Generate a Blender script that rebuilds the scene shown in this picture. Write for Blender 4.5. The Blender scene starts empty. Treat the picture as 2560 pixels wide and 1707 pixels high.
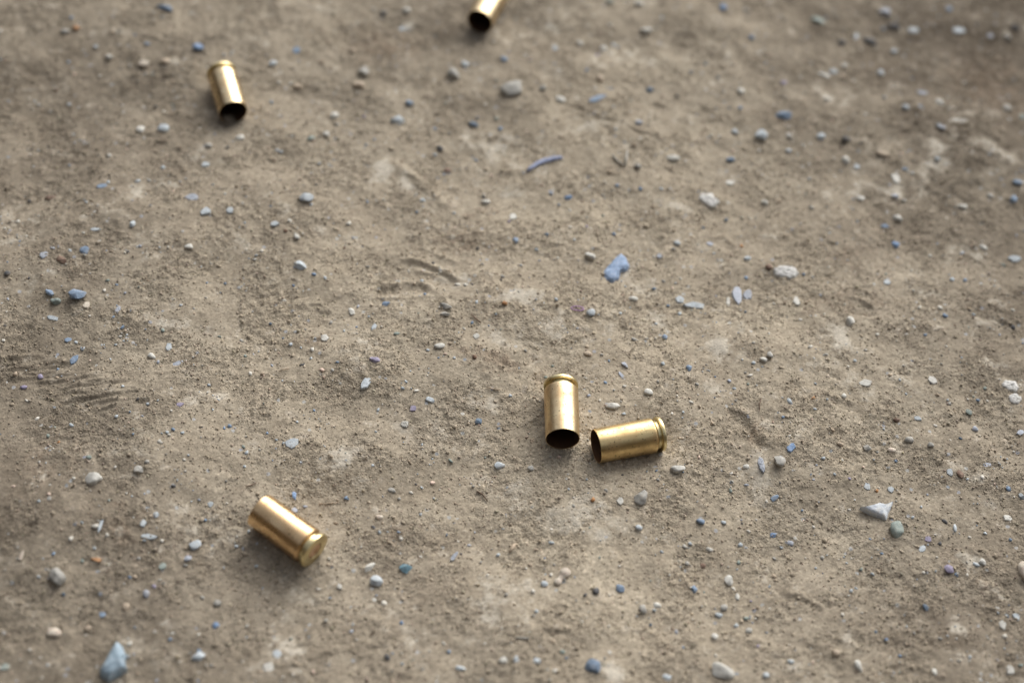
import bpy, bmesh, math, random
import numpy as np
from mathutils import Vector, Matrix, noise

random.seed(7)
rng = np.random.default_rng(11)
scene = bpy.context.scene
col = scene.collection

# ------------------------------------------------------------------ camera
PW, PH = 2560.0, 1707.0
FPX = 3700.0                       # focal length in photo pixels
CAM_H = 0.335
PITCH, ROLL = math.radians(50.0), math.radians(6.0)
fwd = Vector((0, math.cos(PITCH), -math.sin(PITCH)))
up0 = Vector((0, math.sin(PITCH), math.cos(PITCH)))
rgt = math.cos(ROLL) * Vector((1, 0, 0)) + math.sin(ROLL) * up0
upv = math.cos(ROLL) * up0 - math.sin(ROLL) * Vector((1, 0, 0))
cam_pos = Vector((0, 0, CAM_H))
cd = bpy.data.cameras.new('camera')
cam = bpy.data.objects.new('camera', cd)
col.objects.link(cam)
M = Matrix((rgt, upv, -fwd)).transposed().to_4x4()
M.translation = cam_pos
cam.matrix_world = M
cd.sensor_width = 36.0
cd.lens = 36.0 * FPX / PW
cd.clip_start = 0.01
cd.clip_end = 500.0
cd.dof.use_dof = True
cd.dof.aperture_fstop = 5.6
cd.dof.aperture_blades = 7
scene.camera = cam


def ray(px, py):
    d = fwd + rgt * ((px - PW / 2) / FPX) - upv * ((py - PH / 2) / FPX)
    return d


def at(px, py, z=0.0):
    d = ray(px, py)
    t = (z - CAM_H) / d.z
    return cam_pos + d * t


def depth(p):
    return (Vector(p) - cam_pos).dot(fwd)


cd.dof.focus_distance = depth(at(1400, 1015, 0.004))

# ------------------------------------------------------------------ world, sun, exposure
world = bpy.data.worlds.new('World')
scene.world = world
world.use_nodes = True
nt = world.node_tree
nt.nodes.clear()
SUN_EL, SUN_AZ = math.radians(35), math.radians(22)     # azimuth clockwise from +Y (away from the camera)
sky = nt.nodes.new('ShaderNodeTexSky')
sky.sky_type = 'NISHITA'
sky.sun_disc = False
sky.sun_elevation = SUN_EL
sky.sun_rotation = SUN_AZ
sky.air_density = 1.0
sky.dust_density = 4.0
hsv = nt.nodes.new('ShaderNodeHueSaturation')
hsv.inputs['Saturation'].default_value = 0.28           # an overcast sky: cloud takes the blue out
bg = nt.nodes.new('ShaderNodeBackground')
bg.inputs['Strength'].default_value = 0.15
wo = nt.nodes.new('ShaderNodeOutputWorld')
nt.links.new(sky.outputs[0], hsv.inputs['Color'])
nt.links.new(hsv.outputs[0], bg.inputs['Color'])
nt.links.new(bg.outputs[0], wo.inputs['Surface'])
sd = bpy.data.lights.new('sun', 'SUN')
sd.energy = 1.35
sd.angle = math.radians(56)
sd.color = (1.0, 0.96, 0.9)
sun = bpy.data.objects.new('sun', sd)
col.objects.link(sun)
sdir = Vector((math.sin(SUN_AZ) * math.cos(SUN_EL), math.cos(SUN_AZ) * math.cos(SUN_EL), math.sin(SUN_EL)))
sun.rotation_euler = (-sdir).to_track_quat('-Z', 'Y').to_euler()
scene.view_settings.view_transform = 'Standard'
scene.view_settings.look = 'None'
scene.view_settings.gamma = 1.0
scene.view_settings.use_curve_mapping = False
scene.view_settings.exposure = 0.27
scene.render.engine = 'CYCLES'
scene.cycles.max_bounces = 8
scene.cycles.use_denoising = True


# ------------------------------------------------------------------ helpers
def tag(o, label=None, cat=None, group=None, kind=None):
    if label: o['label'] = label
    if cat: o['category'] = cat
    if group: o['group'] = group
    if kind: o['kind'] = kind
    return o


def new_mat(name, rough=0.8, metallic=0.0, spec=0.3):
    m = bpy.data.materials.new(name)
    m.use_nodes = True
    b = m.node_tree.nodes['Principled BSDF']
    b.inputs['Roughness'].default_value = rough
    b.inputs['Metallic'].default_value = metallic
    b.inputs['Specular IOR Level'].default_value = spec
    return m, m.node_tree, b


def N(nt, kind, **kw):
    n = nt.nodes.new(kind)
    for k, v in kw.items():
        if k in n.inputs: n.inputs[k].default_value = v
        else: setattr(n, k, v)
    return n


def ramp(nt, src, stops):
    r = nt.nodes.new('ShaderNodeValToRGB')
    els = r.color_ramp.elements
    while len(els) < len(stops): els.new(0.5)
    for e, (p, c) in zip(els, stops):
        e.position = p
        e.color = (c[0], c[1], c[2], 1) if hasattr(c, '__len__') else (c, c, c, 1)
    nt.links.new(src, r.inputs[0])
    return r.outputs[0]


def mix(nt, fac, a, b, blend='MIX'):
    n = nt.nodes.new('ShaderNodeMix')
    n.data_type = 'RGBA'
    n.blend_type = blend
    for sock, v in ((n.inputs[0], fac), (n.inputs[6], a), (n.inputs[7], b)):
        if hasattr(v, 'is_linked') or isinstance(v, bpy.types.NodeSocket): nt.links.new(v, sock)
        elif isinstance(v, (int, float)): sock.default_value = v
        else: sock.default_value = (v[0], v[1], v[2], 1)
    return n.outputs[2]


def math_n(nt, op, a, b=0.0):
    n = nt.nodes.new('ShaderNodeMath')
    n.operation = op
    for sock, v in ((n.inputs[0], a), (n.inputs[1], b)):
        if isinstance(v, bpy.types.NodeSocket): nt.links.new(v, sock)
        else: sock.default_value = v
    return n.outputs[0]


def mesh_np(name, V, quads=None, tris=None):
    me = bpy.data.meshes.new(name)
    F = quads if quads is not None else tris
    k = F.shape[1]
    me.vertices.add(len(V))
    me.vertices.foreach_set('co', np.ascontiguousarray(V, dtype=np.float32).ravel())
    me.loops.add(F.size)
    me.loops.foreach_set('vertex_index', np.ascontiguousarray(F, dtype=np.int32).ravel())
    me.polygons.add(len(F))
    me.polygons.foreach_set('loop_start', np.arange(0, F.size, k, dtype=np.int32))
    me.polygons.foreach_set('loop_total', np.full(len(F), k, dtype=np.int32))
    me.update(calc_edges=True)
    return me


# ------------------------------------------------------------------ the casings' poses (needed to press them into the ground)
R_RIM, R_BASE, R_MOUTH, LEN = 0.00498, 0.00493, 0.00482, 0.01915
# (rim centre px, mouth centre px, label)
CASES = [
    dict(rim=(1402, 961), mouth=(1406.5, 1097), label='upright brass casing of the close pair, its open mouth facing the camera'),
    dict(rim=(1652, 1084), mouth=(1490, 1115), label='brass casing lying sideways, right one of the close pair, mouth to the left'),
    dict(rim=(788, 1377), mouth=(650, 1275), label='shiny brass casing at lower left showing its base and primer'),
    dict(rim=(553, 181), mouth=(583, 281), label='blurred brass casing at upper left with dirt in its open mouth'),
    dict(rim=None, mouth=(1199, 55), dirp=(0.50, -0.86), label='brass casing cut off by the top edge, black mouth toward the camera'),
]
SINK = 0.00035
for c in CASES:
    zr = R_BASE - SINK
    if c['rim'] is None:
        m = at(*c['mouth'], zr)
        q = at(c['mouth'][0] + 60 * c['dirp'][0], c['mouth'][1] + 60 * c['dirp'][1], zr)
        r = m + (q - m).normalized() * LEN
    else:
        # keep the middle of the case at radius height, solve the small tilt that gives the true length
        best = None
        for k in range(-60, 61):
            dz = k * 0.00005
            r_ = at(*c['rim'], zr + dz)
            m_ = at(*c['mouth'], zr - dz)
            e = abs((r_ - m_).length - LEN) + abs(dz) * 0.3
            if best is None or e < best[0]: best = (e, r_, m_, dz)
        _, r, m, dz = best
        a = (m - r).normalized()
        mid = (m + r) / 2
        r, m = mid - a * LEN / 2, mid + a * LEN / 2
    c['r'], c['m'] = r, m
    print('CASE tilt', round(math.degrees(math.asin((r.z - m.z) / LEN)), 1), 'px width', round(FPX * 2 * R_BASE / depth((r + m) / 2), 1), 'len', (r - m).length)

# ------------------------------------------------------------------ ground height field
X0, X1, Y0, Y1, STEP = -0.232, 0.232, 0.128, 0.540, 0.00048
nx, ny = int((X1 - X0) / STEP) + 1, int((Y1 - Y0) / STEP) + 1
xs = X0 + np.arange(nx) * STEP
ys = Y0 + np.arange(ny) * STEP
GX, GY = np.meshgrid(xs, ys)
KX = np.fft.rfftfreq(nx, STEP)[None, :]
KY = np.fft.fftfreq(ny, STEP)[:, None]
K = np.sqrt(KX ** 2 + KY ** 2) + 1e-9


def band(wl, s=0.45, ax=None):
    k = K if ax is None else np.sqrt((KX * ax[0]) ** 2 + (KY * ax[1]) ** 2) + 1e-9
    f = np.fft.rfft2(rng.standard_normal((ny, nx))) * np.exp(-(np.log(k * wl)) ** 2 / (2 * s * s)) / np.maximum(k, 2) ** 0.5
    a = np.fft.irfft2(f, s=(ny, nx))
    return a / a.std()


def sstep(a, lo, hi):
    t = np.clip((a - lo) / (hi - lo), 0, 1)
    return t * t * (3 - 2 * t)


def px_of(X, Y, Z=0.0):
    """photo pixel of ground points"""
    dx, dy, dz = X, Y, Z - CAM_H
    de = dx * fwd.x + dy * fwd.y + dz * fwd.z
    u = dx * rgt.x + dy * rgt.y + dz * rgt.z
    v = dx * upv.x + dy * upv.y + dz * upv.z
    return PW / 2 + FPX * u / de, PH / 2 - FPX * v / de


crumb = sstep(band(0.035, 0.6) + 0.5 * band(0.012, 0.5), -0.9, 1.0)      # 0 trodden smooth, 1 loose crumbs
H = 0.0010 * band(0.11, 0.4) + 0.00034 * band(0.038) + 0.00012 * band(0.014)
pale = np.zeros_like(H)
loose = np.zeros_like(H)


def win(cx, cy, rad):
    i0, i1 = max(0, int((cx - rad - X0) / STEP)), min(nx, int((cx + rad - X0) / STEP) + 2)
    j0, j1 = max(0, int((cy - rad - Y0) / STEP)), min(ny, int((cy + rad - Y0) / STEP) + 2)
    return slice(j0, j1), slice(i0, i1)


GRIT = band(0.0016, 0.35)


def groove(pts, amp, wid, jitter=0.0005, arr=None):
    """a ridge (amp > 0) or groove (amp < 0) along photo pixels pts, with a ragged course"""
    amp, wid = amp * (0.80 if amp > 0 else 0.30), wid * 0.8
    P = [at(x, y) for x, y in pts]
    D = np.full_like(H, 9.0)
    seed = random.random() * 50
    Lc = sum((P[i + 1] - P[i]).length for i in range(len(P) - 1))
    s0 = 0.0
    fade = np.zeros_like(H)
    for i in range(len(P) - 1):
        n = max(2, int((P[i + 1] - P[i]).length / 0.0005))
        for k in range(n):
            t = k / n
            p = P[i].lerp(P[i + 1], t)
            s = s0 + (P[i + 1] - P[i]).length * t
            nn = noise.noise_vector(Vector((s * 180, seed, 0))) * jitter
            wv = wid * (0.75 + 0.6 * abs(noise.noise(Vector((s * 120, seed + 9, 0)))))
            e = min(1, s / (0.15 * Lc + 1e-6), (Lc - s) / (0.15 * Lc + 1e-6))
            sl = win(p.x + nn.x, p.y + nn.y, wid * 3)
            d2 = (GX[sl] - p.x - nn.x) ** 2 + (GY[sl] - p.y - nn.y) ** 2
            f = np.exp(-d2 / (wv * wv)) * max(0.05, e) * min(1.0, max(0.45, 0.9 + 0.5 * noise.noise(Vector((s * 110, seed + 20, 0)))))
            fade[sl] = np.maximum(fade[sl], f)
        s0 += (P[i + 1] - P[i]).length
    tgt = H if arr is None else arr
    tgt += amp * fade * (1 + 0.12 * GRIT)


def tl(ox, oy, pts):
    return [(ox + x / 2.735, oy + y / 2.735) for x, y in pts]


# cracks, scuffs, old tread marks
groove(tl(850, 0, [(1490, 725), (1640, 775), (1780, 850), (1900, 880), (2030, 955), (2150, 980), (2345, 1065)]), -0.0022, 0.0008)
groove(tl(850, 0, [(1080, 740), (1170, 755), (1215, 820)]), -0.0006, 0.0006)
groove(tl(850, 0, [(210, 1320), (230, 1480)]), -0.0005, 0.0006)
groove(tl(850, 0, [(2195, 600), (2270, 580), (2300, 600)]), 0.0006, 0.0007)
for yy, xa, xb in ((845, 20, 300), (905, 60, 500), (960, 0, 460), (1010, 200, 700), (1050, 420, 900), (1115, 480, 1000), (1150, 470, 900), (1190, 560, 860), (885, 0, 480), (930, 0, 430), (985, 0, 520), (1035, 430, 760), (1065, 400, 860), (1095, 420, 900), (1130, 560, 1010), (1165, 400, 720), (1235, 690, 820), (860, 60, 380)):
    groove(tl(0, 570, [(xa, yy + 12), ((xa + xb) / 2, yy), (xb, yy - 8)]), 0.00075, 0.0008)
    groove(tl(0, 570, [(xa, yy + 36), ((xa + xb) / 2, yy + 24), (xb, yy + 16)]), -0.00080, 0.0008)
# arcs of an old print in the middle
groove(tl(850, 570, [(230, 420), (330, 380), (450, 370), (570, 385), (650, 420)]), 0.0015, 0.0015)
groove(tl(850, 570, [(240, 470), (400, 480), (560, 480), (660, 465)]), 0.0006, 0.0010)
groove(tl(850, 570, [(270, 440), (400, 425), (540, 430), (640, 450)]), -0.0012, 0.0013)
groove(tl(850, 570, [(410, 200), (540, 215), (660, 270), (760, 330), (830, 385)]), 0.0014, 0.0015)
groove(tl(850, 570, [(500, 270), (620, 300), (740, 370)]), 0.0007, 0.0011)
groove(tl(850, 570, [(430, 235), (560, 255), (680, 310), (760, 370)]), -0.0008, 0.0012)
groove(tl(850, 570, [(560, 110), (700, 190), (830, 240)]), 0.0008, 0.0011)
groove(tl(0, 570, [(2120, 520), (2220, 515), (2330, 480)]), -0.0008, 0.0010)
groove(tl(0, 570, [(2050, 490), (2180, 500), (2300, 460)]), 0.0006, 0.0010)
groove(tl(0, 570, [(1940, 780), (2060, 840), (2180, 890), (2300, 870)]), -0.0010, 0.0018)
groove(tl(850, 0, [(350, 1100), (480, 1190), (620, 1300), (760, 1420)]), 0.0012, 0.0030)
groove(tl(850, 0, [(420, 1100), (560, 1210), (700, 1330)]), -0.0010, 0.0020)
# gouge right of the pair
groove(tl(1700, 570, [(410, 1330), (470, 1400), (530, 1480), (580, 1530)]), -0.0032, 0.0019)
groove(tl(1700, 570, [(300, 1200), (370, 1330), (420, 1430), (450, 1500)]), -0.0016, 0.0009)
groove(tl(1700, 570, [(340, 1240), (430, 1270), (510, 1380), (590, 1470)]), 0.0007, 0.0010)
groove(tl(1700, 570, [(950, 1160), (1040, 1220), (1150, 1250), (1260, 1280)]), -0.0010, 0.0010)
groove(tl(1700, 570, [(970, 1130), (1080, 1180), (1200, 1210)]), 0.0008, 0.0010)
groove(tl(1700, 570, [(1010, 590), (1130, 590), (1260, 605), (1400, 620), (1450, 650)]), -0.0012, 0.0010)
groove(tl(1700, 570, [(1240, 520), (1260, 600)]), -0.0007, 0.0008)
groove(tl(1700, 570, [(1120, 480), (1220, 500), (1330, 560)]), 0.0008, 0.0011)
groove(tl(1700, 570, [(1400, 480), (1420, 560), (1440, 640)]), -0.0007, 0.0009)
groove(tl(1700, 570, [(880, 50), (960, 60), (1020, 100), (1140, 170), (1200, 230)]), -0.0010, 0.0013)
groove(tl(1700, 570, [(200, 60), (300, 40), (370, 100)]), 0.0007, 0.0012)
groove(tl(1700, 570, [(1290, 570), (1460, 770), (1600, 940), (1760, 1010)]), 0.0003, 0.0030)
for dx in (0, 70, 150): groove(tl(1700, 570, [(1190 + dx, 20), (1330 + dx, 120)]), 0.0003, 0.0015)
groove(tl(1700, 0, [(530, 560), (640, 560)]), -0.0009, 0.0009)
groove(tl(1700, 0, [(560, 690), (610, 740), (650, 745)]), -0.0009, 0.0009)
groove(tl(1700, 0, [(650, 620), (660, 700)]), -0.0008, 0.0008)
groove(tl(1700, 0, [(830, 630), (900, 640), (960, 655)]), -0.0008, 0.0009)
groove(tl(1700, 0, [(1640, 780), (1740, 920), (1900, 1010), (2040, 1080), (2200, 1120)]), -0.0012, 0.0013)
groove(tl(1700, 0, [(1900, 900), (2010, 940)]), -0.0009, 0.0010)
groove(tl(1700, 1137, [(680, 975), (790, 965), (870, 1010), (950, 1060)]), -0.0009, 0.0010)
groove(tl(1700, 1137, [(720, 945), (830, 940), (920, 1000), (1000, 1050)]), 0.0008, 0.0010)
groove(tl(1700, 1137, [(590, 1385), (680, 1390), (760, 1385), (830, 1400)]), -0.0013, 0.0009)
groove(tl(1700, 1137, [(620, 1275), (760, 1290), (880, 1320), (960, 1290), (1090, 1250)]), -0.0014, 0.0014)
groove(tl(1700, 1137, [(1200, 60), (1260, 90), (1330, 85), (1420, 120)]), 0.0007, 0.0009)
for k in range(4): groove(tl(1700, 1137, [(1180 + 14 * k, 60 + 26 * k), (1300 + 20 * k, 70 + 30 * k), (1400 + 10 * k, 110 + 26 * k)]), 0.0005, 0.0006)
groove(tl(1700, 1137, [(1075, 1380), (1095, 1440), (1090, 1490)]), -0.0009, 0.0008)
groove(tl(1700, 1137, [(0, 790), (50, 860), (100, 900)]), 0.0010, 0.0012)
groove(tl(1700, 1137, [(0, 1380), (40, 1480), (60, 1559)]), -0.0009, 0.0012)
groove(tl(1700, 1137, [(1520, 1000), (1535, 1120)]), -0.0006, 0.0009)
groove(tl(1700, 1137, [(1960, 640), (2060, 760), (2150, 900)]), -0.0010, 0.0020)
groove(tl(850, 1137, [(1290, 1215), (1420, 1210), (1560, 1225)]), 0.0010, 0.0011)
groove(tl(850, 1137, [(1290, 1240), (1420, 1235), (1560, 1245)]), -0.0008, 0.0010)
groove(tl(850, 1137, [(880, 320), (980, 430), (1080, 560), (1160, 680)]), -0.0005, 0.0022)
groove(tl(0, 1137, [(970, 1110), (1030, 1160), (1070, 1180)]), -0.0010, 0.0011)
groove(tl(0, 1137, [(1180, 20), (1180, 110)]), -0.0006, 0.0006)
groove(tl(0, 0, [(720, 110), (850, 200), (960, 270), (1080, 310)]), -0.0009, 0.0016)
groove(tl(0, 0, [(930, 250), (1000, 270), (1120, 300)]), 0.0007, 0.0013)

# broad hollows and swells that the photo shows (x, y, radius in px, height in m)
for x, y, r, h in ((1850, 60, 170, -0.0012), (60, 330, 200, -0.0010), (90, 1120, 170, -0.0012), (1480, 480, 260, 0.0010), (2350, 600, 220, -0.0009),
                   (1100, 1480, 240, -0.0013), (1400, 1450, 220, 0.0012), (2330, 110, 260, -0.0016), (1700, 380, 200, 0.0007), (2440, 380, 140, 0.0012),
                   (1180, 740, 120, -0.0007), (1620, 1040, 240, 0.0002), (2050, 1340, 160, -0.0008), (330, 1560, 260, -0.0008), (700, 800, 260, 0.0007)):
    p = at(x, y)
    R = r * depth(p) / FPX
    H += h * np.exp(-((GX - p.x) ** 2 + ((GY - p.y) / 1.3) ** 2) / (R * R))

# pale dust skins of dried silt, and crumbly brown patches
PALE = [  # x y w h angle strength
    (1290, 1120 * 0 + 745, 110, 40, -10, .9), (1330, 690, 120, 45, -15, 0), (1400, 815, 70, 60, 0, .8), (1590, 700, 90, 45, 30, .8), (1650, 790, 60, 60, 0, .6),
    (1250, 370, 200, 70, 10, .6), (960, 430, 60, 60, 30, .9), (1030, 470, 120, 30, 35, .9), (1180, 360, 90, 30, -10, .7), (1280, 480, 60, 40, 0, .7),
    (1780, 975, 55, 45, 10, .9), (1810, 890, 80, 60, 20, .7), (2085, 850, 90, 60, 20, .8), (2100, 940, 160, 70, 20, .6), (1900, 1190, 120, 90, 60, .7),
    (2420, 290, 50, 20, -10, .6), (2480, 385, 90, 36, 20, .7), (2480, 290, 60, 35, 10, .5), (2330, 420, 160, 60, -50, .7), (2200, 470, 150, 60, 10, .5),
    (2060, 230, 60, 30, 25, .7), (2300, 720, 80, 50, 0, .5), (1240, 850, 80, 60, 20, .6), (1220, 1010, 60, 30, 0, .8), (1010, 1070, 60, 30, 0, .7),
    (870, 1145, 90, 45, -20, .7), (1470, 1300, 180, 110, 0, .7), (1230, 1490, 130, 90, 0, .6), (1530, 1690, 90, 45, 0, 1), (700, 1640, 130, 90, 30, .4),
    (330, 470, 120, 40, -10, .3), (480, 1330, 80, 60, 0, .2), (2420, 1190, 100, 60, 10, .5), (1380, 60, 60, 40, 0, .6), (820, 20, 90, 40, 0, .6), (1020, 60, 40, 20, -30, .8),
    (600, 620, 90, 60, 0, .5), (430, 800, 100, 50, 0, .5), (1560, 150, 160, 60, 0, .4), (1500, 330, 120, 60, 0, .4), (2430, 1400, 60, 40, 0, .8), (2380, 1560, 60, 50, 0, .7),
    (2060, 1430 - 260, 60, 30, 0, .6), (1300, 1230, 160, 60, 0, .4), (1120, 700, 120, 50, 20, .3), (550, 1000, 160, 60, 0, .3), (2480, 910, 60, 50, 0, .6), (1700, 520, 120, 50, 0, .5)]
wob = band(0.009, 0.5)
wob2 = band(0.0035, 0.5)
for x, y, w, h, a, s in PALE:
    if s <= 0: continue
    p = at(x, y)
    k = depth(p) / FPX
    ca, sa = math.cos(math.radians(-a)), math.sin(math.radians(-a))
    U = ((GX - p.x) * ca + (GY - p.y) / 1.3 * sa) / (w * k * 0.55)
    Vv = (-(GX - p.x) * sa + (GY - p.y) / 1.3 * ca) / (h * k * 0.55)
    pale = np.maximum(pale, s * np.exp(-(U * U + Vv * Vv)))
pale = sstep(pale + 0.16 * wob + 0.10 * wob2 + 0.10 * band(0.03) + 0.08 * band(0.0018), 0.15, 1.0)
H += pale * 0.00012
crumb = crumb * (1 - 0.75 * pale)
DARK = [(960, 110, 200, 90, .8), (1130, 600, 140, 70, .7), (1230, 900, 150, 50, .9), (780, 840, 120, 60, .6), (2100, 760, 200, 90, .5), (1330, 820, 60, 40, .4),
        (2140, 640, 150, 90, .5), (1180, 540, 130, 60, .5), (2470, 200, 200, 200, .8), (310, 1330, 120, 100, .6), (120, 1160, 180, 130, .5), (1000, 1340, 90, 60, .5),  # corner patches, top right above all, paint in the lens darkening
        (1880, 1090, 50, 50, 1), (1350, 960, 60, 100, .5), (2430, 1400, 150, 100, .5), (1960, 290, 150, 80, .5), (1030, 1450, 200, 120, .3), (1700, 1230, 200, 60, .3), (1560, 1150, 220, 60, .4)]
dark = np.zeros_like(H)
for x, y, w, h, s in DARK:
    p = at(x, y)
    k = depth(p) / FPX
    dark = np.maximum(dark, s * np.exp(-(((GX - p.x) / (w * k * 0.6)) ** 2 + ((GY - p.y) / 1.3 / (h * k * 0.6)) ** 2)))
painted_vignette = np.zeros_like(H)  # darker frame edges: lens falloff painted into the soil colour
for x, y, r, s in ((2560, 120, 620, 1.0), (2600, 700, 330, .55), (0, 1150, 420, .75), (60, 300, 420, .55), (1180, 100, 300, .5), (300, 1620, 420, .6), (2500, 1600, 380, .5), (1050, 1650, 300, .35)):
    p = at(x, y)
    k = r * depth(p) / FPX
    painted_vignette = np.maximum(painted_vignette, s * np.exp(-((GX - p.x) ** 2 + ((GY - p.y) / 1.3) ** 2) / (k * k)))
dust_and_light = np.zeros_like(H)  # pale centre dust, plus the brighter middle painted into the soil colour
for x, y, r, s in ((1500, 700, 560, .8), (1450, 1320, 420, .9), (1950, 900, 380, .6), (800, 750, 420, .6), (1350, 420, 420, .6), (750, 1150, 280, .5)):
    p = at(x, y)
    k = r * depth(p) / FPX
    dust_and_light = np.maximum(dust_and_light, s * np.exp(-((GX - p.x) ** 2 + ((GY - p.y) / 1.3) ** 2) / (k * k)))
tone = np.clip(0.5 + 0.5 * dust_and_light - 0.5 * painted_vignette + 0.05 * band(0.04) + 0.04 * wob, 0, 1)
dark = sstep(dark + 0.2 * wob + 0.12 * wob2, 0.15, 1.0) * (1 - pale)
crumb = np.clip(crumb + 0.6 * dark, 0, 1)
H += dark * 0.00010 * band(0.003)
big_flat = 1 - 0.8 * pale
H += big_flat * (0.4 + 0.6 * crumb) * (0.00011 * band(0.0058) + 0.00010 * band(0.0032))
fine = np.abs(band(0.0021, 0.35))
H += big_flat * (0.45 + 0.75 * crumb) * (0.00014 * (fine - 0.8) + 0.00011 * band(0.0012, 0.3))

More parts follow.
